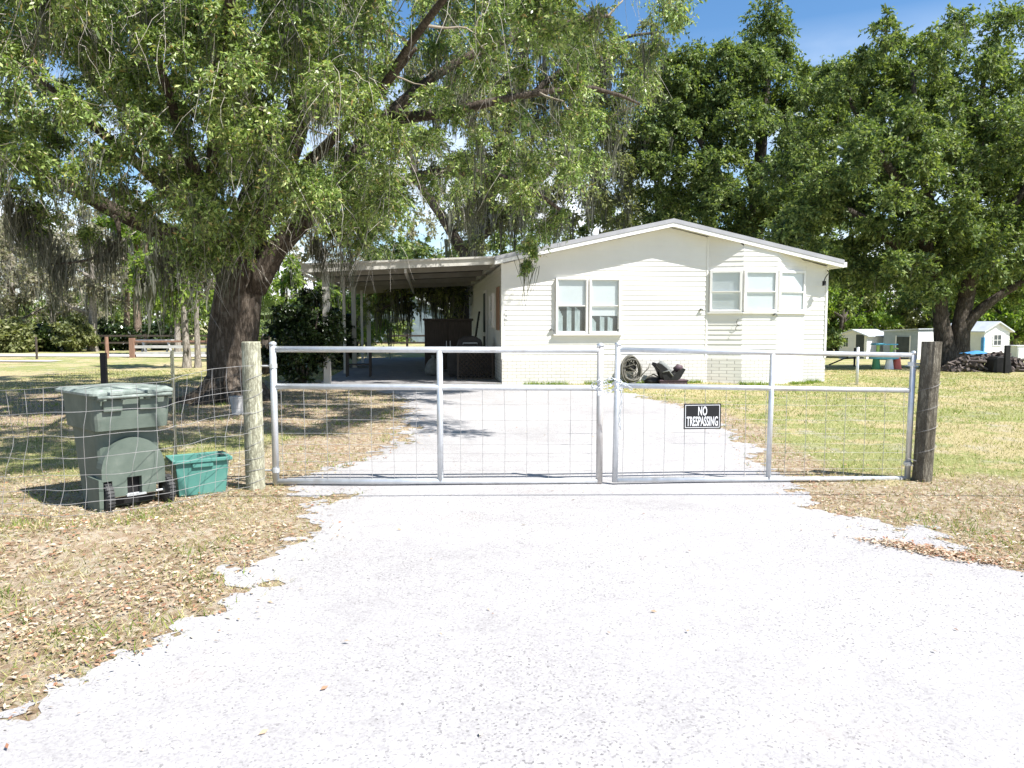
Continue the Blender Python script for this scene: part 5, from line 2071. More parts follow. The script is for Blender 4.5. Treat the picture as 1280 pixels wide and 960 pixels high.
for k in range(40):
    x_, y_ = random.uniform(-0.35, 0.35), random.uniform(-0.3, 0.3)
t = MB()
gx_ = np.linspace(-0.4, 0.4, 9)
vs = [(x_, y_, 0.12 * math.exp(-(x_ * x_ + y_ * y_) * 8) + 0.03 * noise.noise(Vector((x_ * 6, y_ * 6, 1))) + 0.03) for y_ in gx_ for x_ in gx_]
fs = [(j * 9 + i, j * 9 + i + 1, j * 9 + i + 10, j * 9 + i + 9) for j in range(8) for i in range(8)]
t.add(vs, fs)
o = t.build('blue_tarp', 'blue_tarp', smooth=True)
c4 = at(1222, 441, 25.9)
o.location = (c4.x, c4.y, Z(c4.x, c4.y) + 0.52)
tag(o, 'crumpled blue tarp draped on top of the rubble heap', 'tarp')
# black pipe fence stub near the white shed
t = thing('pipe_rail', 'low black rail with upright post in front of the white shed', 'rail', gz(gnd(1068, 455)), 0)
MB().tube([(0, 0, -0.1), (0, 0, 0.72)], 0.04, 8).build('stake', 'black', t)
MB().tube([(-0.75, 0.6, 0.02), (-0.35, 0.2, 0.28), (0, 0, 0.33)], 0.03, 6).build('brace', 'black', t)
MB().tube([(-0.2, 0.1, 0.35), (-0.95, 0.4, 0.36)], 0.025, 6).build('bar', 'black', t)

# ================================================================== LEFT BACKGROUND THINGS
c = gnd(166, 447)
t = thing('board_fence', 'short board fence section with reddish top rail beyond the left yard', 'fence', (c.x, c.y, 0), 0.02)
Lf = at(262, 447, c.y).x - c.x
for x in (0.0, Lf):
    MB().bb(x - 0.11, x + 0.11, -0.1, 0.1, -0.2, 0.92).build('post', 'red_wood', t)
MB().bb(0.112, Lf - 0.112, -0.03, 0.03, 0.72, 0.80).build('rail', 'red_wood', t)
for z0 in (0.44, 0.14):
    MB().bb(0.112, Lf - 0.112, -0.03, 0.03, z0, z0 + 0.13).build('rail', 'gray_wood', t)
c = gnd(196, 443)
t = thing('picnic_table', 'grey A-frame picnic table behind the board fence', 'picnic table', (c.x, c.y, 0), 0.1)
MB().bb(-0.9, 0.9, -0.38, 0.38, 0.72, 0.77).build('table_top', 'gray_wood', t)
for s in (-1, 1):
    MB().bb(-0.9, 0.9, s * 0.75 - 0.13, s * 0.75 + 0.13, 0.42, 0.46).build('bench', 'gray_wood', t)
for x in (-0.62, 0.62):
    mb = MB()
    for s in (-1, 1):
        mb.tube([(x - 0.35 * s, s * 0.6, 0), (x, s * 0.2, 0.72)], 0.06, 4)
    mb.build('leg', 'gray_wood', t)
for i, (px, pyt, pyb, r, mt, lb) in enumerate(((46, 421, 449, 0.05, 'dark_wood', 'thin grey fence post at the far left by the dirt track'), (134, 421, 448, 0.09, 'red_wood', 'short brown fence post left of the board fence'))):
    c = gnd(px, pyb)
    o = MB().tube([(0, 0, -0.2), (0.01, 0, 0.45), (0, 0, at(px, pyt, c.y).z)], [r, r * 0.95, r * 0.85], 8, jit=0.1).build('fence_post', mt)
    o.location = (c.x, c.y, 0)
    tag(o, lb, 'post', 'far fence posts')
# dark rail fence far behind
t = thing('dark_rail_fence', 'dark low rail fence running along the far wood edge', 'fence', (-30, 44, 0), 0)
for k in range(14):
    MB().bb(k * 3 - 0.06, k * 3 + 0.06, -0.06, 0.06, -0.1, 1.0).build('post', 'dark_wood', t)
for z0 in (0.45, 0.85):
    MB().bb(-0.5, 39.5, -0.10, -0.062, z0, z0 + 0.1).build('rail', 'dark_wood', t)

# far building seen through the carport
c = at(500, 432, 62)
t = thing('far_barn', 'blue grey building glimpsed through the carport', 'barn', (c.x, c.y, 0), 0.1)
MB().prism([(-3.5, 0), (3.5, 0), (3.5, 2.6), (0, 4.2), (-3.5, 2.6)], 'y', 0, 5).build('wall', 'far_roof', t)
mb = MB()
mb.prism([(-3.8, 2.45), (0, 4.22), (0, 4.35), (-3.8, 2.6)], 'y', -0.3, 5.3)
mb.prism([(0, 4.22), (3.8, 2.45), (3.8, 2.6), (0, 4.35)], 'y', -0.3, 5.3)
mb.build('roof', 'shed_roof', t)
MB().bb(-0.9, 0.9, -0.05, -0.002, 0.0, 2.1).build('door', 'dark_room', t)

# overhead service cable (its thin shadow crosses the driveway in front of the gate)
mb = MB()
mb.tube([(x, 5.32 + 0.012 * x, 4.25 + 0.0009 * x * x) for x in np.linspace(-34, 34, 60)], 0.014, 6)
o = mb.build('service_cable', 'cable', smooth=True)
tag(o, 'black overhead service cable crossing above the driveway in front of the gate', 'cable')

# ================================================================== TREES
def A3(px, py, Y):
    return np.array(at(px, py, Y))


random.seed(21)
# ---- the big oak
base = np.array([OAK.x, OAK.y, Z(OAK.x, OAK.y)])
oy = OAK.y
fork = A3(300, 338, oy)
limbs = [
    ([base + [0, 0, -0.3], base + [0, 0, 0.0], base + [0.0, 0, 0.25], A3(290, 440, oy), A3(297, 380, oy), fork, A3(305, 315, oy)], [0.74, 0.62, 0.50, 0.46, 0.44, 0.45, 0.34]),
    ([A3(302, 355, oy), A3(258, 312, oy - 0.3), A3(200, 288, oy - 0.8), A3(140, 262, oy - 1.4), A3(85, 232, oy - 1.9), A3(20, 205, oy - 2.2), A3(-80, 180, oy - 2.4)], [0.30, 0.22, 0.17, 0.14, 0.115, 0.085, 0.05]),
    ([A3(315, 360, oy), A3(345, 310, oy - 0.1), A3(385, 270, oy - 0.2), A3(425, 220, oy - 0.4), A3(480, 150, oy - 0.3), A3(560, 85, oy), A3(660, 40, oy + 0.2), A3(760, 20, oy + 0.3)], [0.30, 0.22, 0.18, 0.15, 0.12, 0.09, 0.07, 0.04]),
    ([A3(305, 340, oy), A3(322, 265, oy + 0.3), A3(362, 180, oy + 0.5), A3(384, 90, oy + 0.5), A3(392, 10, oy + 0.5), A3(402, -120, oy + 0.3), A3(420, -230, oy)], [0.36, 0.30, 0.26, 0.24, 0.21, 0.15, 0.08]),
    ([A3(290, 335, oy), A3(262, 265, oy - 1.0), A3(238, 200, oy - 2.3), A3(215, 130, oy - 3.4), A3(190, 50, oy - 4.2)], [0.22, 0.14, 0.10, 0.07, 0.04]),
    ([A3(310, 320, oy), A3(340, 250, oy - 0.8), A3(400, 190, oy - 2.0), A3(470, 120, oy - 3.0), A3(520, 60, oy - 3.6)], [0.2, 0.13, 0.09, 0.06, 0.03]),
    ([A3(300, 330, oy), A3(310, 250, oy + 1.2), A3(360, 170, oy + 2.6), A3(430, 110, oy + 4.0)], [0.26, 0.2, 0.14, 0.07]),
    ([A3(290, 330, oy), A3(240, 240, oy + 0.8), A3(170, 150, oy + 1.4), A3(90, 70, oy + 2.0), A3(0, 10, oy + 2.0)], [0.22, 0.15, 0.11, 0.08, 0.04]),
    ([A3(395, 262, oy - 0.2), A3(470, 235, oy - 0.4), A3(560, 215, oy - 0.4), A3(640, 225, oy), A3(700, 262, oy + 0.3)], [0.15, 0.12, 0.09, 0.06, 0.03]),
    ([A3(470, 120, oy - 3.0), np.array([-0.6, 10.8, 6.3]), np.array([1.2, 10.0, 6.8]), np.array([2.8, 9.4, 6.9])], [0.06, 0.055, 0.045, 0.02]),
    ([A3(262, 265, oy - 1.0), np.array([-4.6, oy - 3.6, 5.6]), np.array([-3.6, oy - 5.5, 6.4]), np.array([-2.8, oy - 7.6, 6.5])], [0.12, 0.09, 0.06, 0.03]),
    ([A3(262, 300, oy - 0.5), A3(200, 230, oy - 1.8), A3(120, 160, oy - 2.8), A3(40, 90, oy - 3.4)], [0.14, 0.10, 0.07, 0.03]),
    ([A3(140, 262, oy - 1.4), A3(150, 300, oy - 1.6), A3(110, 325, oy - 1.8), A3(60, 330, oy - 1.9)], [0.05, 0.035, 0.025, 0.015]),
    ([A3(480, 150, oy - 0.3), A3(560, 140, oy - 1.2), A3(650, 120, oy - 1.4), A3(740, 110, oy - 1.0), A3(800, 130, oy - 0.8)], [0.12, 0.1, 0.07, 0.05, 0.02]),
]
# root flares
for k in range(9):
    a = 2 * PI * k / 9 + 0.25
    ln = random.uniform(0.8, 1.25)
    d = np.array([math.cos(a), math.sin(a), 0])
    limbs.append(([base + d * 0.34 + [0, 0, 0.42], base + d * 0.60 + [0, 0, 0.12], base + d * ln + [0, 0, -0.03], base + d * (ln + 0.5) + [0, 0, -0.15]], [0.20, 0.17, 0.10, 0.04]))

under_x = [-400, -60, 0, 60, 110, 160, 200, 235, 262, 300, 335, 370, 410, 450, 500, 540, 580, 620, 655, 690, 715, 735, 770, 800, 830, 850, 900]
under_y = [260, 255, 250, 262, 235, 225, 250, 300, 325, 300, 262, 278, 300, 312, 275, 262, 285, 290, 300, 318, 318, 240, 205, 170, 95, 20, -60]
Cs, Rs = [], []
cx, cy, cz_ = OAK.x + 0.9, oy - 0.4, 6.9
while len(Cs) < 660:
    d = np.array(rand_dirs(1)[0])
    rr = random.random() ** 0.42
    rr *= 1 + 0.5 * noise.noise(Vector(d * 2.3))
    p = np.array([cx + d[0] * 9.4 * rr, cy + d[1] * 5.6 * rr, cz_ + d[2] * 5.0 * rr])
    if p[2] > 9.8 and random.random() < 0.45:
        continue
    r = random.uniform(0.32, 0.62)
    q = p + [0, 0, -r * 0.55]
    px, py = project(q[None])
    if py[0] > np.interp(px[0], under_x, under_y):
        continue
    # the right side of the crown is feathery
    if px[0] > 500 and random.random() < 0.45:
        continue
    # sky holes and light gaps
    pp = project(p[None])
    if 0 < pp[1][0] < 330 and noise.noise(Vector((pp[0][0] / 85.0, pp[1][0] / 70.0, 0.3))) > (0.16 if pp[0][0] < 230 else 0.34) and pp[1][0] > 60 + 60 * random.random():
        continue
    Cs.append(p)
    Rs.append(r)
# deliberate low sprays: lobe in front of the trunk and the drooping spray before the roof
for (px, py, Y, r) in ((262, 318, oy - 2.2, .38), (238, 328, oy - 2.3, .35), (286, 312, oy - 2.4, .38), (226, 302, oy - 2.3, .4), (304, 298, oy - 2.5, .38), (322, 282, oy - 2.5, .38), (356, 262, oy - 2.2, .38), (380, 240, oy - 2.2, .42), (150, 235, oy - 3.0, .45), (110, 225, oy - 3.2, .42), (180, 262, oy - 2.6, .4),
                       (420, 285, oy - 1.6, .36), (455, 300, oy - 1.4, .34), (395, 215, oy - 2.4, .42), (245, 300, oy - 2.6, .5), (275, 285, oy - 2.8, .5), (300, 265, oy - 2.9, .5), (225, 250, oy - 3.0, .5), (330, 250, oy - 3.0, .45), (262, 232, oy - 3.2, .5), (200, 215, oy - 3.3, .5),
                       (290, 205, oy - 3.3, .5), (350, 215, oy - 3.2, .5), (170, 170, oy - 3.4, .5), (500, 245, oy - 1.2, .5), (540, 225, oy - 1.2, .5), (470, 260, oy - 1.4, .45), (440, 275, oy - 1.3, .35), (410, 265, oy - 1.4, .35),
                       (672, 285, oy + 0.6, .4), (660, 250, oy + 0.4, .5), (700, 268, oy + 0.6, .4), (640, 225, oy + .2, .5), (664, 312, oy + 0.7, .26), (658, 332, oy + .7, .16), (60, 265, oy - 2, .4), (110, 290, oy - 1.8, .3),
                       (20, 235, oy - 2.0, .5), (45, 290, oy - 1.9, .3), (735, 190, oy, .5), (760, 150, oy, .5), (790, 110, oy, .5), (820, 60, oy, .4), (845, 25, oy, .4), (780, 60, oy, .5), (730, 90, oy, .5), (700, 150, oy, .5)):
    Cs.append(A3(px, py, Y))
    Rs.append(r)
for k in range(150):   # boughs reaching over towards the road, above the frame
    p = np.array([random.uniform(-7.5, 0.4), random.uniform(5.6, 9.6), random.uniform(5.2, 7.6)])
    if p[2] > 1.9 + p[1] * 0.42 and noise.noise(Vector(p) * 0.55) > -0.22:
        Cs.append(p)
        Rs.append(random.uniform(0.35, 0.6))
for k in range(60):
    p = np.array([random.uniform(-0.2, 3.3), random.uniform(8.6, 11.6), random.uniform(5.6, 7.6)])
    if p[2] > 1.95 + p[1] * 0.42 and noise.noise(Vector(p) * 0.6) > -0.15:
        Cs.append(p)
        Rs.append(random.uniform(0.35, 0.6))
for k in range(90):   # sunlit sprays hiding the limbs on the near side
    px, py, Y = random.uniform(-60, 500), random.uniform(-20, 265), oy - random.uniform(2.6, 4.4)
    if py < np.interp(px, under_x, under_y) - 20:
        Cs.append(A3(px, py, Y))
        Rs.append(random.uniform(0.34, 0.55))
for k in range(16):   # forward right part of the crown that shades the gravel
    px, py, Y = random.uniform(560, 830), random.uniform(-140, 215), random.uniform(11.3, 14.2)
    if py < np.interp(px, under_x, under_y) - 25:
        Cs.append(A3(px, py, Y))
        Rs.append(random.uniform(0.35, 0.6))
mosspts = []
for (px, py, Y) in ((30, 262, oy - 2), (42, 258, oy - 2), (28, 280, oy - 2), (130, 318, oy - 1.7), (72, 318, oy - 1.8), (75, 335, oy - 1.8), (140, 300, oy - 1.6), (215, 300, oy - 0.8), (235, 315, oy - 0.7), (255, 318, oy - 0.9),
                    (205, 325, oy - 0.8), (395, 300, oy - 0.6), (433, 310, oy - 0.6), (400, 318, oy - 0.6), (280, 330, oy - .8), (590, 250, oy), (610, 215, oy), (585, 120, oy), (655, 100, oy), (760, 170, oy), (55, 300, oy - 2), (15, 250, oy - 2.2)):
    for k in range(5):
        mosspts.append(A3(px + random.uniform(-9, 9), py + random.uniform(-10, 8), Y))
make_tree('oak_tree', 'massive spreading oak with mossy drooping branches and furrowed trunk left of the gate', 'tree', base, limbs, Cs, Rs, 34, 22, 0.082, 0.031,
          'leaf_oak', 'bark', droop=0.55, moss=200, moss_len=0.8, moss_w=0.010, moss_per=24, twig_frac=0.55, trunk_sides=40, jit=0.2, twig_r=0.0055, mosspts=mosspts, bare=420)


def simple_limbs(b, h, r, n, spread, forkz, lean=(0, 0), seed=0):
    rd = random.Random(seed)
    b = np.array(b, float)
    top = b + [lean[0] * h, lean[1] * h, h * 0.82]
    mid = b + [lean[0] * h * 0.5 + rd.uniform(-.2, .2), lean[1] * h * 0.5, h * 0.45]
    L = [([b + [0, 0, -0.3], b + [0, 0, 0.05], b + [0, 0, 0.6], mid, top], [r * 1.5, r * 1.25, r, r * 0.7, r * 0.15])]
    for k in range(n):
        a = 2 * PI * k / n + rd.uniform(-.4, .4)
        z0 = forkz + (h * 0.6 - forkz) * rd.random()
        f = z0 / (h * 0.82)
        s = b + (top - b) * f
        e = s + [math.cos(a) * spread * rd.uniform(.6, 1), math.sin(a) * spread * rd.uniform(.6, 1), h * rd.uniform(.12, .34)]
        m = (s + e) / 2 + [0, 0, -0.04 * h * rd.uniform(-1, 1)]
        L.append(([s, m, e], [r * 0.5, r * 0.33, r * 0.1]))
    return L


# ---- big dark oak on the right
B = np.array(gnd(1188, 458))
B[2] = Z(B[0], B[1])
by = B[1]
limbs = [
    ([B + [0, 0, -.3], B + [-.05, 0, 0.1], A3(1180, 430, by), A3(1176, 395, by), A3(1172, 350, by), A3(1165, 280, by), A3(1150, 180, by), A3(1140, 90, by)], [0.75, 0.52, 0.34, 0.26, 0.24, 0.21, 0.14, 0.05]),
    ([B + [0.3, 0, -.3], A3(1198, 430, by), A3(1204, 390, by), A3(1212, 350, by), A3(1215, 270, by), A3(1225, 170, by), A3(1230, 80, by)], [0.5, 0.36, 0.28, 0.24, 0.20, 0.14, 0.05]),
    ([A3(1200, 420, by), A3(1216, 396, by - .2), A3(1245, 372, by - .4), A3(1280, 352, by - .6), A3(1340, 325, by - .6)], [0.26, 0.2, 0.16, 0.12, 0.05]),
    ([A3(1176, 380, by), A3(1140, 330, by - 1), A3(1090, 280, by - 2), A3(1030, 250, by - 2.4)], [0.25, 0.2, 0.15, 0.06]),
    ([A3(1176, 370, by), A3(1160, 300, by + 1), A3(1100, 200, by + 2), A3(1060, 120, by + 2)], [0.25, 0.2, 0.15, 0.06]),
    ([A3(1205, 370, by), A3(1250, 280, by - 1), A3(1310, 200, by - 1.5)], [0.25, 0.18, 0.06]),
    ([A3(1172, 350, by), A3(1130, 240, by - 2), A3(1080, 170, by - 3)], [0.25, 0.18, 0.06]),
]
Cs, Rs = [], []
lobes = [(1150, 110, by, 3.2, 3.0, 2.6), (1060, 190, by - 1, 2.9, 2.8, 2.4), (1215, 90, by + 1, 3.0, 3.0, 2.4), (1120, 230, by - 2.5, 3.0, 2.2, 2.2), (1230, 220, by - 2, 3.2, 2.5, 2.6),
         (1040, 275, by - 1.5, 2.2, 2.0, 1.7), (1160, 310, by - 2.5, 2.6, 1.8, 1.4), (1270, 300, by - 1, 2.4, 2.2, 1.7), (1320, 190, by, 3.2, 3.0, 3.2), (1100, 120, by + 2, 2.8, 2.4, 2.2),
         (1085, 325, by + 0.5, 1.9, 1.9, 1.1), (1235, 345, by + 1.2, 1.9, 1.7, 0.9), (1180, 200, by + 1, 3.6, 3, 3.2)]
for (px, py, Y, rx, ry, rz) in lobes:
    c = A3(px, py, Y)
    k = int(13 + 3.3 * rx * rz)
    cc = blob_centres(c[0], c[1], c[2], rx, ry, rz, k, 0.55, 0.25, seed=px)
    Cs += list(cc)
    Rs += [random.uniform(0.5, 0.95) for _ in range(k)]
make_tree('oak_tree', 'huge dark green oak with forked trunk right of the house beside the rubble heap', 'tree', B, limbs, Cs, Rs, 30, 19, 0.15, 0.068,
          'leaf_dark', 'bark_dark', droop=0.25, moss=60, moss_len=0.7, moss_w=0.014, moss_per=10, twig_frac=0.3, trunk_sides=24, twig_r=0.012)

# ---- dark tree behind the house
B = np.array([at(945, 440, 37)[0], 37, 0.0])
by = 37
limbs = [
    ([B + [0, 0, -.3], B + [0, 0, 0.2], A3(945, 360, by), A3(944, 280, by), A3(950, 200, by), A3(958, 110, by), A3(966, 20, by)], [0.7, 0.5, 0.42, 0.36, 0.28, 0.18, 0.05]),
    ([A3(944, 300, by), A3(975, 230, by - 1), A3(1010, 170, by - 2)], [0.25, 0.18, 0.06]),
    ([A3(944, 290, by), A3(900, 220, by - 1), A3(860, 150, by - 1)], [0.25, 0.18, 0.06]),
    ([A3(946, 250, by), A3(925, 170, by + 1), A3(910, 90, by + 1)], [0.22, 0.15, 0.05]),
]
Cs, Rs = [], []
for (px, py, Y, rx, ry, rz) in ((868, 118, by, 2.4, 2.2, 2.2), (925, 88, by, 2.0, 2.0, 1.6), (845, 190, by, 2.2, 2.2, 2.6), (900, 110, by, 3.0, 2.6, 2.2), (965, 130, by, 3.2, 2.6, 2.6), (860, 200, by - 1, 2.8, 2.4, 2.6), (930, 210, by - 2, 3.6, 2.4, 2.8), (1000, 220, by - 1, 3.0, 2.4, 2.8),
                                (880, 280, by - 1, 2.8, 2.2, 1.6), (960, 290, by - 1, 3.2, 2.2, 1.7), (1020, 130, by + 1, 2.2, 2.2, 1.8), (960, 40, by, 0.9, 0.9, 1.7), (840, 130, by + 1, 2.0, 2.0, 2.0), (1040, 200, by + 3, 2.5, 2.5, 3.5)):
    c = A3(px, py, Y)
    k = int(8 + 2.6 * rx * rz)
    Cs += list(blob_centres(c[0], c[1], c[2], rx, ry, rz, k, 0.5, 0.28, seed=px))
    Rs += [random.uniform(0.55, 1.1) for _ in range(k)]
make_tree('broadleaf_tree', 'tall dark green tree directly behind the house roof ridge with a narrow pointed top', 'tree', B, limbs, Cs, Rs, 28, 17, 0.19, 0.085,
          'leaf_dark', 'bark_dark', droop=0.3, twig_frac=0.25, twig_r=0.014)

# ---- olive mossy tree behind the carport
B = np.array([at(580, 436, 36)[0], 36, 0.0])
by = 36
limbs = [
    ([B + [0, 0, -.3], B + [0, 0, 0.2], A3(580, 370, by), A3(592, 310, by), A3(615, 230, by), A3(640, 140, by), A3(660, 40, by), A3(670, -60, by)], [0.7, 0.55, 0.45, 0.38, 0.3, 0.24, 0.16, 0.06]),
    ([A3(588, 330, by), A3(555, 275, by - 1), A3(520, 220, by - 2), A3(500, 150, by - 2)], [0.3, 0.22, 0.16, 0.06]),
    ([A3(595, 300, by), A3(660, 240, by - 1), A3(720, 170, by - 1), A3(760, 90, by - 1)], [0.28, 0.2, 0.14, 0.05]),
    ([A3(615, 230, by), A3(590, 150, by - 1), A3(570, 60, by)], [0.25, 0.18, 0.06]),
    ([A3(583, 360, by), A3(540, 360, by - 2), A3(500, 375, by - 3), A3(470, 390, by - 3)], [0.16, 0.12, 0.08, 0.03]),
    ([A3(640, 140, by), A3(700, 90, by), A3(770, 50, by), A3(830, 40, by)], [0.18, 0.13, 0.09, 0.04]),
]
Cs, Rs = [], []
for (px, py, Y, rx, ry, rz, k) in ((640, 60, by, 4.5, 3.5, 3.2, 46), (720, 120, by, 3.6, 3, 3.4, 40), (590, 150, by, 3.4, 3, 3.2, 30), (680, 220, by - 1, 3.6, 2.6, 2.8, 36), (600, 260, by - 1, 3.0, 2.4, 2.0, 20), (780, 60, by, 2.4, 2.4, 2.2, 16),
                                   (770, 180, by, 1.9, 2, 3.2, 18), (520, 365, by - 3, 2.2, 1.4, 0.9, 11), (560, 352, by - 2, 1.6, 1.4, 0.9, 7), (750, 250, by, 1.6, 2, 1.6, 10), (520, 100, by, 3, 3, 4, 22)):
    c = A3(px, py, Y)
    Cs += list(blob_centres(c[0], c[1], c[2], rx, ry, rz, k, 0.3, 0.3, seed=px))
    Rs += [random.uniform(0.55, 1.05) for _ in range(k)]
make_tree('oak_tree', 'olive green mossy oak with drooping boughs rising behind the carport', 'tree', B, limbs, Cs, Rs, 24, 12, 0.19, 0.075,
          'leaf_olive', 'bark_dark', droop=0.8, moss=340, moss_len=1.7, moss_w=0.03, moss_per=12, twig_frac=0.45, twig_r=0.013)


# ---- mid and far trees
def small_tree(name, label, px, Y, pytop, trunk_bottom_z, rx, leafm, barkm, r, n, per=12, Ls=0.26, droop=0.5, moss=0, cat='tree', group=None, trunkless=0.35, twig_frac=0.3, seed=1, twigs=16, multi=1, clr=(0.5, 1.0)):
    x = at(px, 430, Y).x
    z0 = Z(x, Y)
    H = at(px, pytop, Y).z - z0
    B = np.array([x, Y, z0])
    L = []
    for m_ in range(multi):
        L += simple_limbs(B + [0.35 * m_, 0.1 * m_, 0], H, r * (1 - 0.2 * m_), 6, rx * 0.7, H * trunkless * 0.9, lean=((0.02, 0.05, -0.04)[m_ % 3], 0), seed=seed + m_)
    cz__ = z0 + H * (1 + trunkless) / 2
    C = blob_centres(x, Y, cz__, rx, rx * 0.85, H * (1 - trunkless) / 2, n, 0.35, 0.3, seed=seed)
    R_ = RNG.uniform(clr[0], clr[1], n) * (0.5 + rx / 8)
    return make_tree(name, label, cat, B, L, C, R_, twigs, per, Ls, Ls * 0.45, leafm, barkm, droop=droop, moss=moss, moss_len=1.5, moss_w=0.035, moss_per=8, group=group, twig_frac=twig_frac,
                     trunk_sides=10, twig_r=0.014)


GL = 'trees at the far left edge of the yard'
small_tree('mossy_tree', 'thin grey mossy tree with forked white trunk just right of the board fence', 233, 27.5, 285, 0, 1.7, 'leaf_bright', 'bark_pale', 0.13, 22, 10, 0.2, 0.9, 40, group=GL, seed=3, multi=2, trunkless=0.5, twigs=12)
small_tree('pine_tree', 'tall pine with straight pinkish trunk behind the picnic table', 173, 47, 225, 0, 2.2, 'leaf_bright', 'bark_pine', 0.24, 26, 12, 0.26, 0.3, 20, group=GL, seed=4, trunkless=0.45)
small_tree('mossy_tree', 'pale grey nearly leafless mossy tree standing behind the dirt road', 116, 44, 262, 0, 3.6, 'leaf_gray', 'bark_pale', 0.24, 44, 8, 0.22, 0.6, 110, group=GL, seed=5, trunkless=0.3, twig_frac=0.8)
small_tree('mossy_tree', 'grey mossy tree with dark thin trunk left of the pine', 158, 50, 245, 0, 3.2, 'leaf_gray', 'bark_pine', 0.2, 38, 8, 0.24, 0.6, 90, group=GL, seed=6, trunkless=0.35, twig_frac=0.8)
small_tree('mossy_tree', 'greenish grey mossy tree at the far left edge of the picture', 18, 46, 268, 0, 4.2, 'leaf_gray', 'bark_pale', 0.22, 60, 9, 0.22, 0.6, 110, group=GL, seed=7, trunkless=0.2, twig_frac=0.7)
small_tree('mossy_tree', 'brownish mossy tree between the two thin fence posts', 68, 54, 258, 0, 4.4, 'leaf_gray', 'bark_pale', 0.22, 56, 9, 0.22, 0.6, 110, group=GL, seed=8, trunkless=0.2, twig_frac=0.8)
small_tree('young_tree', 'pale trunked slender green tree touching the left side of the big oak', 222, 40, 300, 0, 2.4, 'leaf_bright', 'bark_pale', 0.16, 30, 11, 0.24, 0.5, 30, group=GL, seed=9, trunkless=0.3)
small_tree('young_tree', 'yellow green tree glimpsed between the oak trunk and the carport', 352, 33, 318, 0, 2.3, 'leaf_bright', 'bark_dark', 0.18, 34, 12, 0.22, 0.6, 30, group='trees behind the carport', seed=10, trunkless=0.25)
small_tree('young_tree', 'light green tree seen through the carport posts', 440, 40, 322, 0, 2.8, 'leaf_bright', 'bark_dark', 0.2, 36, 12, 0.24, 0.6, 30, group='trees behind the carport', seed=12, trunkless=0.2)
GR = 'trees beyond the sheds'
small_tree('young_tree', 'bright green tree behind the white gabled shed', 1052, 66, 348, 0, 4.2, 'leaf_bright', 'bark_dark', 0.3, 50, 14, 0.34, 0.3, group=GR, seed=13, trunkless=0.1)
small_tree('young_tree', 'green tree rising behind the shade blue lean-to shed', 1105, 68, 330, 0, 4.8, 'leaf_olive', 'bark_dark', 0.3, 54, 14, 0.36, 0.3, group=GR, seed=14, trunkless=0.1)
small_tree('broadleaf_tree', 'dark tree filling the gap between oak trunk and cottage', 1180, 64, 300, 0, 5.4, 'leaf_dark', 'bark_dark', 0.3, 60, 14, 0.36, 0.3, group=GR, seed=15, trunkless=0.1)
small_tree('young_tree', 'light green tree behind the cottage roof at the far right', 1262, 60, 350, 0, 4.6, 'leaf_bright', 'bark_dark', 0.3, 50, 14, 0.34, 0.3, group=GR, seed=16, trunkless=0.1)
small_tree('broadleaf_tree', 'dark tree behind the gap between house gable and right oak', 1010, 52, 225, 0, 4.4, 'leaf_dark', 'bark_dark', 0.3, 60, 14, 0.30, 0.3, group=GR, seed=17, trunkless=0.15)
small_tree('broadleaf_tree', 'dark green tree low behind the left half of the house roof', 745, 50, 252, 0, 4.0, 'leaf_dark', 'bark_dark', 0.3, 50, 13, 0.3, 0.3, group='trees behind the house', seed=18, trunkless=0.15)
small_tree('broadleaf_tree', 'mid green tree left of the pointed dark tree behind the roof', 815, 46, 90, 0, 3.2, 'leaf_olive', 'bark_dark', 0.3, 60, 13, 0.26, 0.4, 40, group='trees behind the house', seed=19, trunkless=0.3)

# palm behind the oak trunk
c = at(333, 440, 24)
pr = thing('palm_tree', 'small fan palm with pale green fronds right of the oak trunk', 'palm', (c.x, c.y, 0), 0)
MB().tube([(0, 0, -0.1), (0.03, 0, 0.6), (0, 0, 1.2)], [0.17, 0.14, 0.13], 10, jit=0.3).build('trunk', 'bark_dark', pr, smooth=True)
fr = MB()
random.seed(9)
for k in range(26):
    a = 2 * PI * k / 26 * 3.1
    el = random.uniform(-0.5, 1.2)
    d = Vector((math.cos(a) * math.cos(el), math.sin(a) * math.cos(el), math.sin(el)))
    s = Vector((0, 0, 1.2))
    e = s + d * random.uniform(0.7, 1.0)
    fr.tube([s, (s + e) / 2 + Vector((0, 0, 0.06)), e], 0.012, 4)
    side = d.cross(Vector((0, 0, 1))).normalized()
    up = side.cross(d)
    for q in range(15):
        t_ = (q - 7) / 7 * 1.25
        dd = (d * math.cos(t_) + side * math.sin(t_)).normalized()
        L_ = random.uniform(0.55, 0.8)
        w_ = side * math.cos(t_) * 0.02 - d * math.sin(t_) * 0.02
        m_ = e + dd * L_ * 0.6
        tip = e + dd * L_ + Vector((0, 0, -0.2))
        fr.add([e, m_ + w_, tip, m_ - w_], [(0, 1, 2, 3)])
fr.build('fronds', 'leaf_palm', pr)


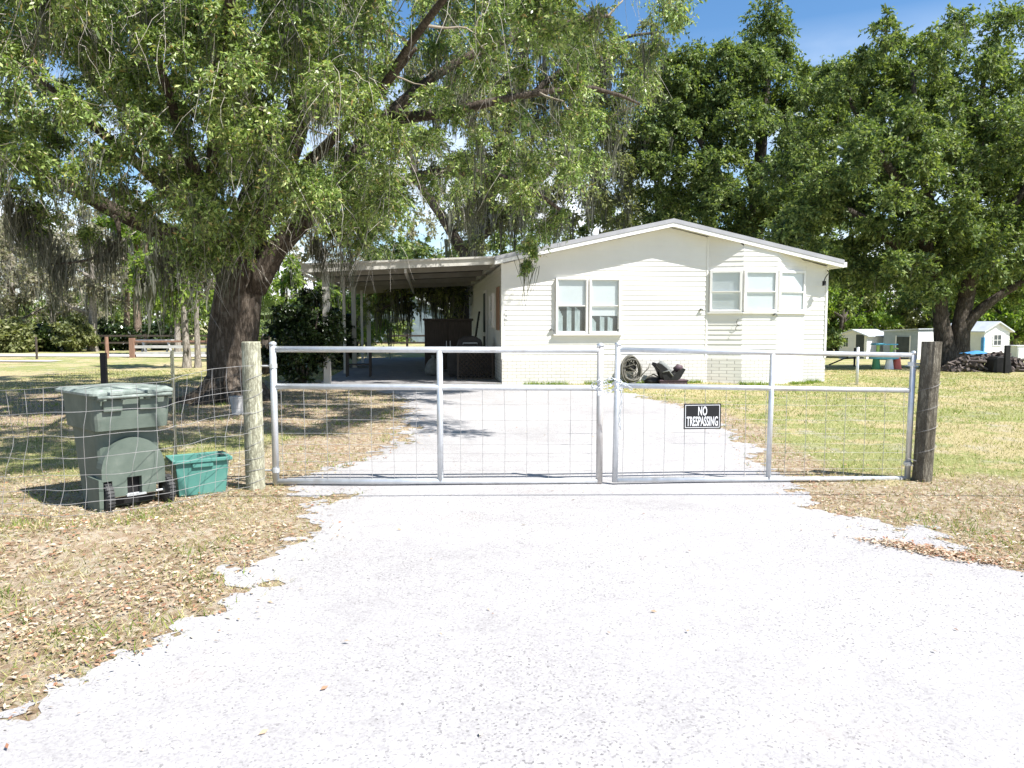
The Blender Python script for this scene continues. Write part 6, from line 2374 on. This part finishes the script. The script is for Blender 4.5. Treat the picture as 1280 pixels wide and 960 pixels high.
def bush(name, label, px, py, Y, rx, rz, leafm, n, L, group=None, twigs=26, per=16):
    c = at(px, py, Y)
    z0 = Z(c.x, Y)
    B = np.array([c.x, Y, z0])
    Lm = []
    for k in range(5):
        a = 2 * PI * k / 5
        Lm.append(([B + [0, 0, -0.1], B + [math.cos(a) * rx * 0.25, math.sin(a) * rx * 0.25, rz * 0.6], B + [math.cos(a) * rx * 0.5, math.sin(a) * rx * 0.5, rz * 1.4]], [0.05, 0.035, 0.012]))
    C = blob_centres(c.x, Y, z0 + rz, rx, rx * 0.8, rz * 0.93, n, 0.3, 0.25, seed=px)
    C = C[C[:, 2] > z0 + 0.15]
    return make_tree(name, label, 'bush', B, Lm, C, RNG.uniform(0.22, 0.4, len(C)) * (rx / 0.9), twigs, per, L, L * 0.5, leafm, 'bark_dark', droop=0.2, group=group, twig_frac=0.3, twig_r=0.006)


bush('shrub', 'tall dark glossy shrub growing beside the front carport post', 378, 470, 19.3, 0.85, 1.28, 'leaf_bush', 60, 0.10, twigs=30, per=18)
bush('shrub', 'dark shrub behind the carport posts', 418, 455, 27, 1.0, 1.15, 'leaf_bush', 34, 0.12)

GB = 'bushes along the far dirt road'
for i, (px, Y, pt, rx, lm, lb) in enumerate(((12, 42.5, 398, 1.6, 'leaf_olive', 'light green roadside bush at the far left edge'), (62, 44, 402, 1.5, 'leaf_bush', 'dark roadside bush left of the pale trunk'),
                                              (92, 43, 396, 0.9, 'leaf_olive', 'green roadside bush with upright shoots beside the pale trunk'), (143, 46, 404, 1.3, 'leaf_bush', 'dark bush behind the brown fence post'),
                                              (200, 46, 400, 1.5, 'leaf_bush', 'dark bush behind the picnic table'))):
    h = at(px, pt, Y).z
    bush('roadside_bush', lb, px, 432, Y, rx, h / 2, lm, 34, 0.24, GB, 16, 12)

# far-off woods closing the horizon
def woods(name, label, arc, n, h0, h1, mat, L, seed):
    x0, y0, x1, y1 = arc
    t = RNG.random(n)
    X = x0 + (x1 - x0) * t
    Y = y0 + (y1 - y0) * t + RNG.normal(0, 1.6, n)
    hh = h0 + (h1 - h0) * vnoise(X, np.zeros(n), 0.12, seed) + 1.2 * (vnoise(X, np.zeros(n), 0.5, seed + 1) - 0.5)
    z = RNG.random(n) ** 0.85 * hh
    lump = vnoise(X, z, 0.5, seed + 2)
    Y = Y - 2.2 * lump
    Cc = np.stack([X, Y, z + zg(X, Y)], 1)
    V, Q, tw = clump_foliage(Cc, RNG.uniform(0.6, 1.3, n), 9, 12, L, L * 0.5, 0.35)
    # trunks through the mass
    k = 70
    t = RNG.random(k)
    b = np.stack([x0 + (x1 - x0) * t, y0 + (y1 - y0) * t - 0.5, np.zeros(k)], 1)
    b[:, 2] = zg(b[:, 0], b[:, 1])
    path = b[:, None, :] + np.array([0, 0, 1.0]) * np.linspace(0, h0 * 0.8, 5)[None, :, None] + RNG.normal(size=(k, 5, 3)) * [0.15, 0.15, 0]
    V2, Q2 = tubes_np(path, 0.16, 0.08, 6)
    me = np_mesh(name, np.concatenate([V, V2]), np.concatenate([Q, Q2 + len(V)]))
    o = link(name, me, [mat, 'bark_dark'])
    mi = np.zeros(len(Q) + len(Q2), np.int32)
    mi[len(Q):] = 1
    me.polygons.foreach_set('material_index', mi)
    tag(o, label, 'woods', kind='stuff')


woods('woods', 'dense far wood of green and grey trees behind the left yard', (-75, 60, -8, 64), 700, 3.2, 5.2, 'leaf_dark', 0.34, 3)
woods('woods', 'mossy grey far trees behind the left yard rising over the dark wood', (-85, 70, -5, 74), 620, 9.0, 13.5, 'leaf_gray', 0.36, 8)
woods('woods', 'far dark wood behind the carport and house', (-14, 72, 34, 76), 560, 7.0, 11.0, 'leaf_dark', 0.42, 13)
woods('woods', 'far wood behind the sheds and the cottage', (24, 78, 85, 74), 620, 7.0, 12.0, 'leaf_olive', 0.42, 17)

# weeds at the foot of the house
k = 2600
s = RNG.uniform(0.05, 0.98, k)
keep = vnoise(s * WID, s * 0, 1.3, 4) > 0.42
s = s[keep]
k = len(s)
X = HO.x + HX.x * s * WID - HYV.x * 0
off = RNG.uniform(0.04, 0.35, k) + 0.34 * ((s * WID > BAY[0][0]) & (s * WID < BAY[3][0]))
X = HO.x + HX.x * s * WID - HYV.x * off
Y = HO.y + HX.y * s * WID - HYV.y * off
hh = RNG.uniform(0.03, 0.13, k)
a = RNG.uniform(0, 2 * PI, k)
P = np.stack([X, Y, zg(X, Y)], 1)
side = np.stack([np.cos(a), np.sin(a), np.zeros(k)], 1) * 0.011
tip = P + np.stack([RNG.normal(0, .05, k), RNG.normal(0, .05, k), hh], 1)
o = link('foundation_weeds', np_mesh('foundation_weeds', np.stack([P - side, P + side, tip], 1).reshape(-1, 3), None, np.arange(3 * k).reshape(k, 3)), 'weed')
tag(o, 'green weeds growing along the foot of the brick skirting', 'weeds', kind='stuff')

# ================================================================== CAMERA, SUN, SKY
cam = bpy.data.cameras.new('camera')
cam.sensor_width = 36
cam.lens = 27
cam.clip_end = 3000
cam.clip_start = 0.05
co_ = bpy.data.objects.new('camera', cam)
COL.objects.link(co_)
co_.location = (0, 0, CZ)
co_.rotation_euler = (PI / 2 - PITCH, 0, 0)
bpy.context.scene.camera = co_

SUN = Vector((0.39, -0.24, 0.64)).normalized()
sl_ = bpy.data.lights.new('sun', 'SUN')
sl_.energy = 5.0
sl_.angle = math.radians(0.5)
sl_.color = (1.0, 0.972, 0.925)
so = bpy.data.objects.new('sun', sl_)
COL.objects.link(so)
so.rotation_euler = SUN.to_track_quat('Z', 'Y').to_euler()
so.location = (6, -4, 12)

w = bpy.data.worlds.new('World')
bpy.context.scene.world = w
w.use_nodes = True
nt = w.node_tree
bg = nt.nodes['Background']
sky = nt.nodes.new('ShaderNodeTexSky')
sky.sky_type = 'NISHITA'
sky.sun_disc = False
sky.sun_elevation = math.asin(SUN.z)
sky.sun_rotation = math.atan2(SUN.x, SUN.y)
sky.altitude = 20
sky.air_density = 1.0
sky.dust_density = 0.6
sky.ozone_density = 1.6
tc = nt.nodes.new('ShaderNodeTexCoord')
mp = nt.nodes.new('ShaderNodeMapping')
mp.inputs['Scale'].default_value = (1, 1, 3.0)
nt.links.new(tc.outputs['Generated'], mp.inputs[0])
nz = nt.nodes.new('ShaderNodeTexNoise')
nz.inputs['Scale'].default_value = 3.2
nz.inputs['Detail'].default_value = 7
nz.inputs['Roughness'].default_value = 0.55
nt.links.new(mp.outputs[0], nz.inputs['Vector'])
rp = nt.nodes.new('ShaderNodeValToRGB')
rp.color_ramp.elements[0].position = 0.40
rp.color_ramp.elements[1].position = 0.62
nt.links.new(nz.outputs[0], rp.inputs[0])
# clouds only low over the horizon
sp = nt.nodes.new('ShaderNodeSeparateXYZ')
nt.links.new(tc.outputs['Generated'], sp.inputs[0])
mr = nt.nodes.new('ShaderNodeMapRange')
mr.inputs[1].default_value = 0.34
mr.inputs[2].default_value = 0.14
mr.inputs[3].default_value = 0.0
mr.inputs[4].default_value = 0.9
nt.links.new(sp.outputs[2], mr.inputs[0])
mu = nt.nodes.new('ShaderNodeMath')
mu.operation = 'MULTIPLY'
nt.links.new(rp.outputs[0], mu.inputs[0])
nt.links.new(mr.outputs[0], mu.inputs[1])
mx = nt.nodes.new('ShaderNodeMix')
mx.data_type = 'RGBA'
nt.links.new(mu.outputs[0], mx.inputs[0])
hs = nt.nodes.new('ShaderNodeHueSaturation')
hs.inputs['Saturation'].default_value = 1.25
nt.links.new(sky.outputs[0], hs.inputs['Color'])
nt.links.new(hs.outputs[0], mx.inputs[6])
mx.inputs[7].default_value = (8.5, 8.8, 9.2, 1)
nt.links.new(mx.outputs[2], bg.inputs[0])
bg.inputs[1].default_value = 0.095

sc_ = bpy.context.scene
sc_.view_settings.view_transform = 'Standard'
sc_.view_settings.look = 'None'
sc_.view_settings.exposure = 1.0
sc_.view_settings.gamma = 1.0
sc_.cycles.max_bounces = 8
sc_.cycles.transparent_max_bounces = 12
sc_.cycles.use_adaptive_sampling = True
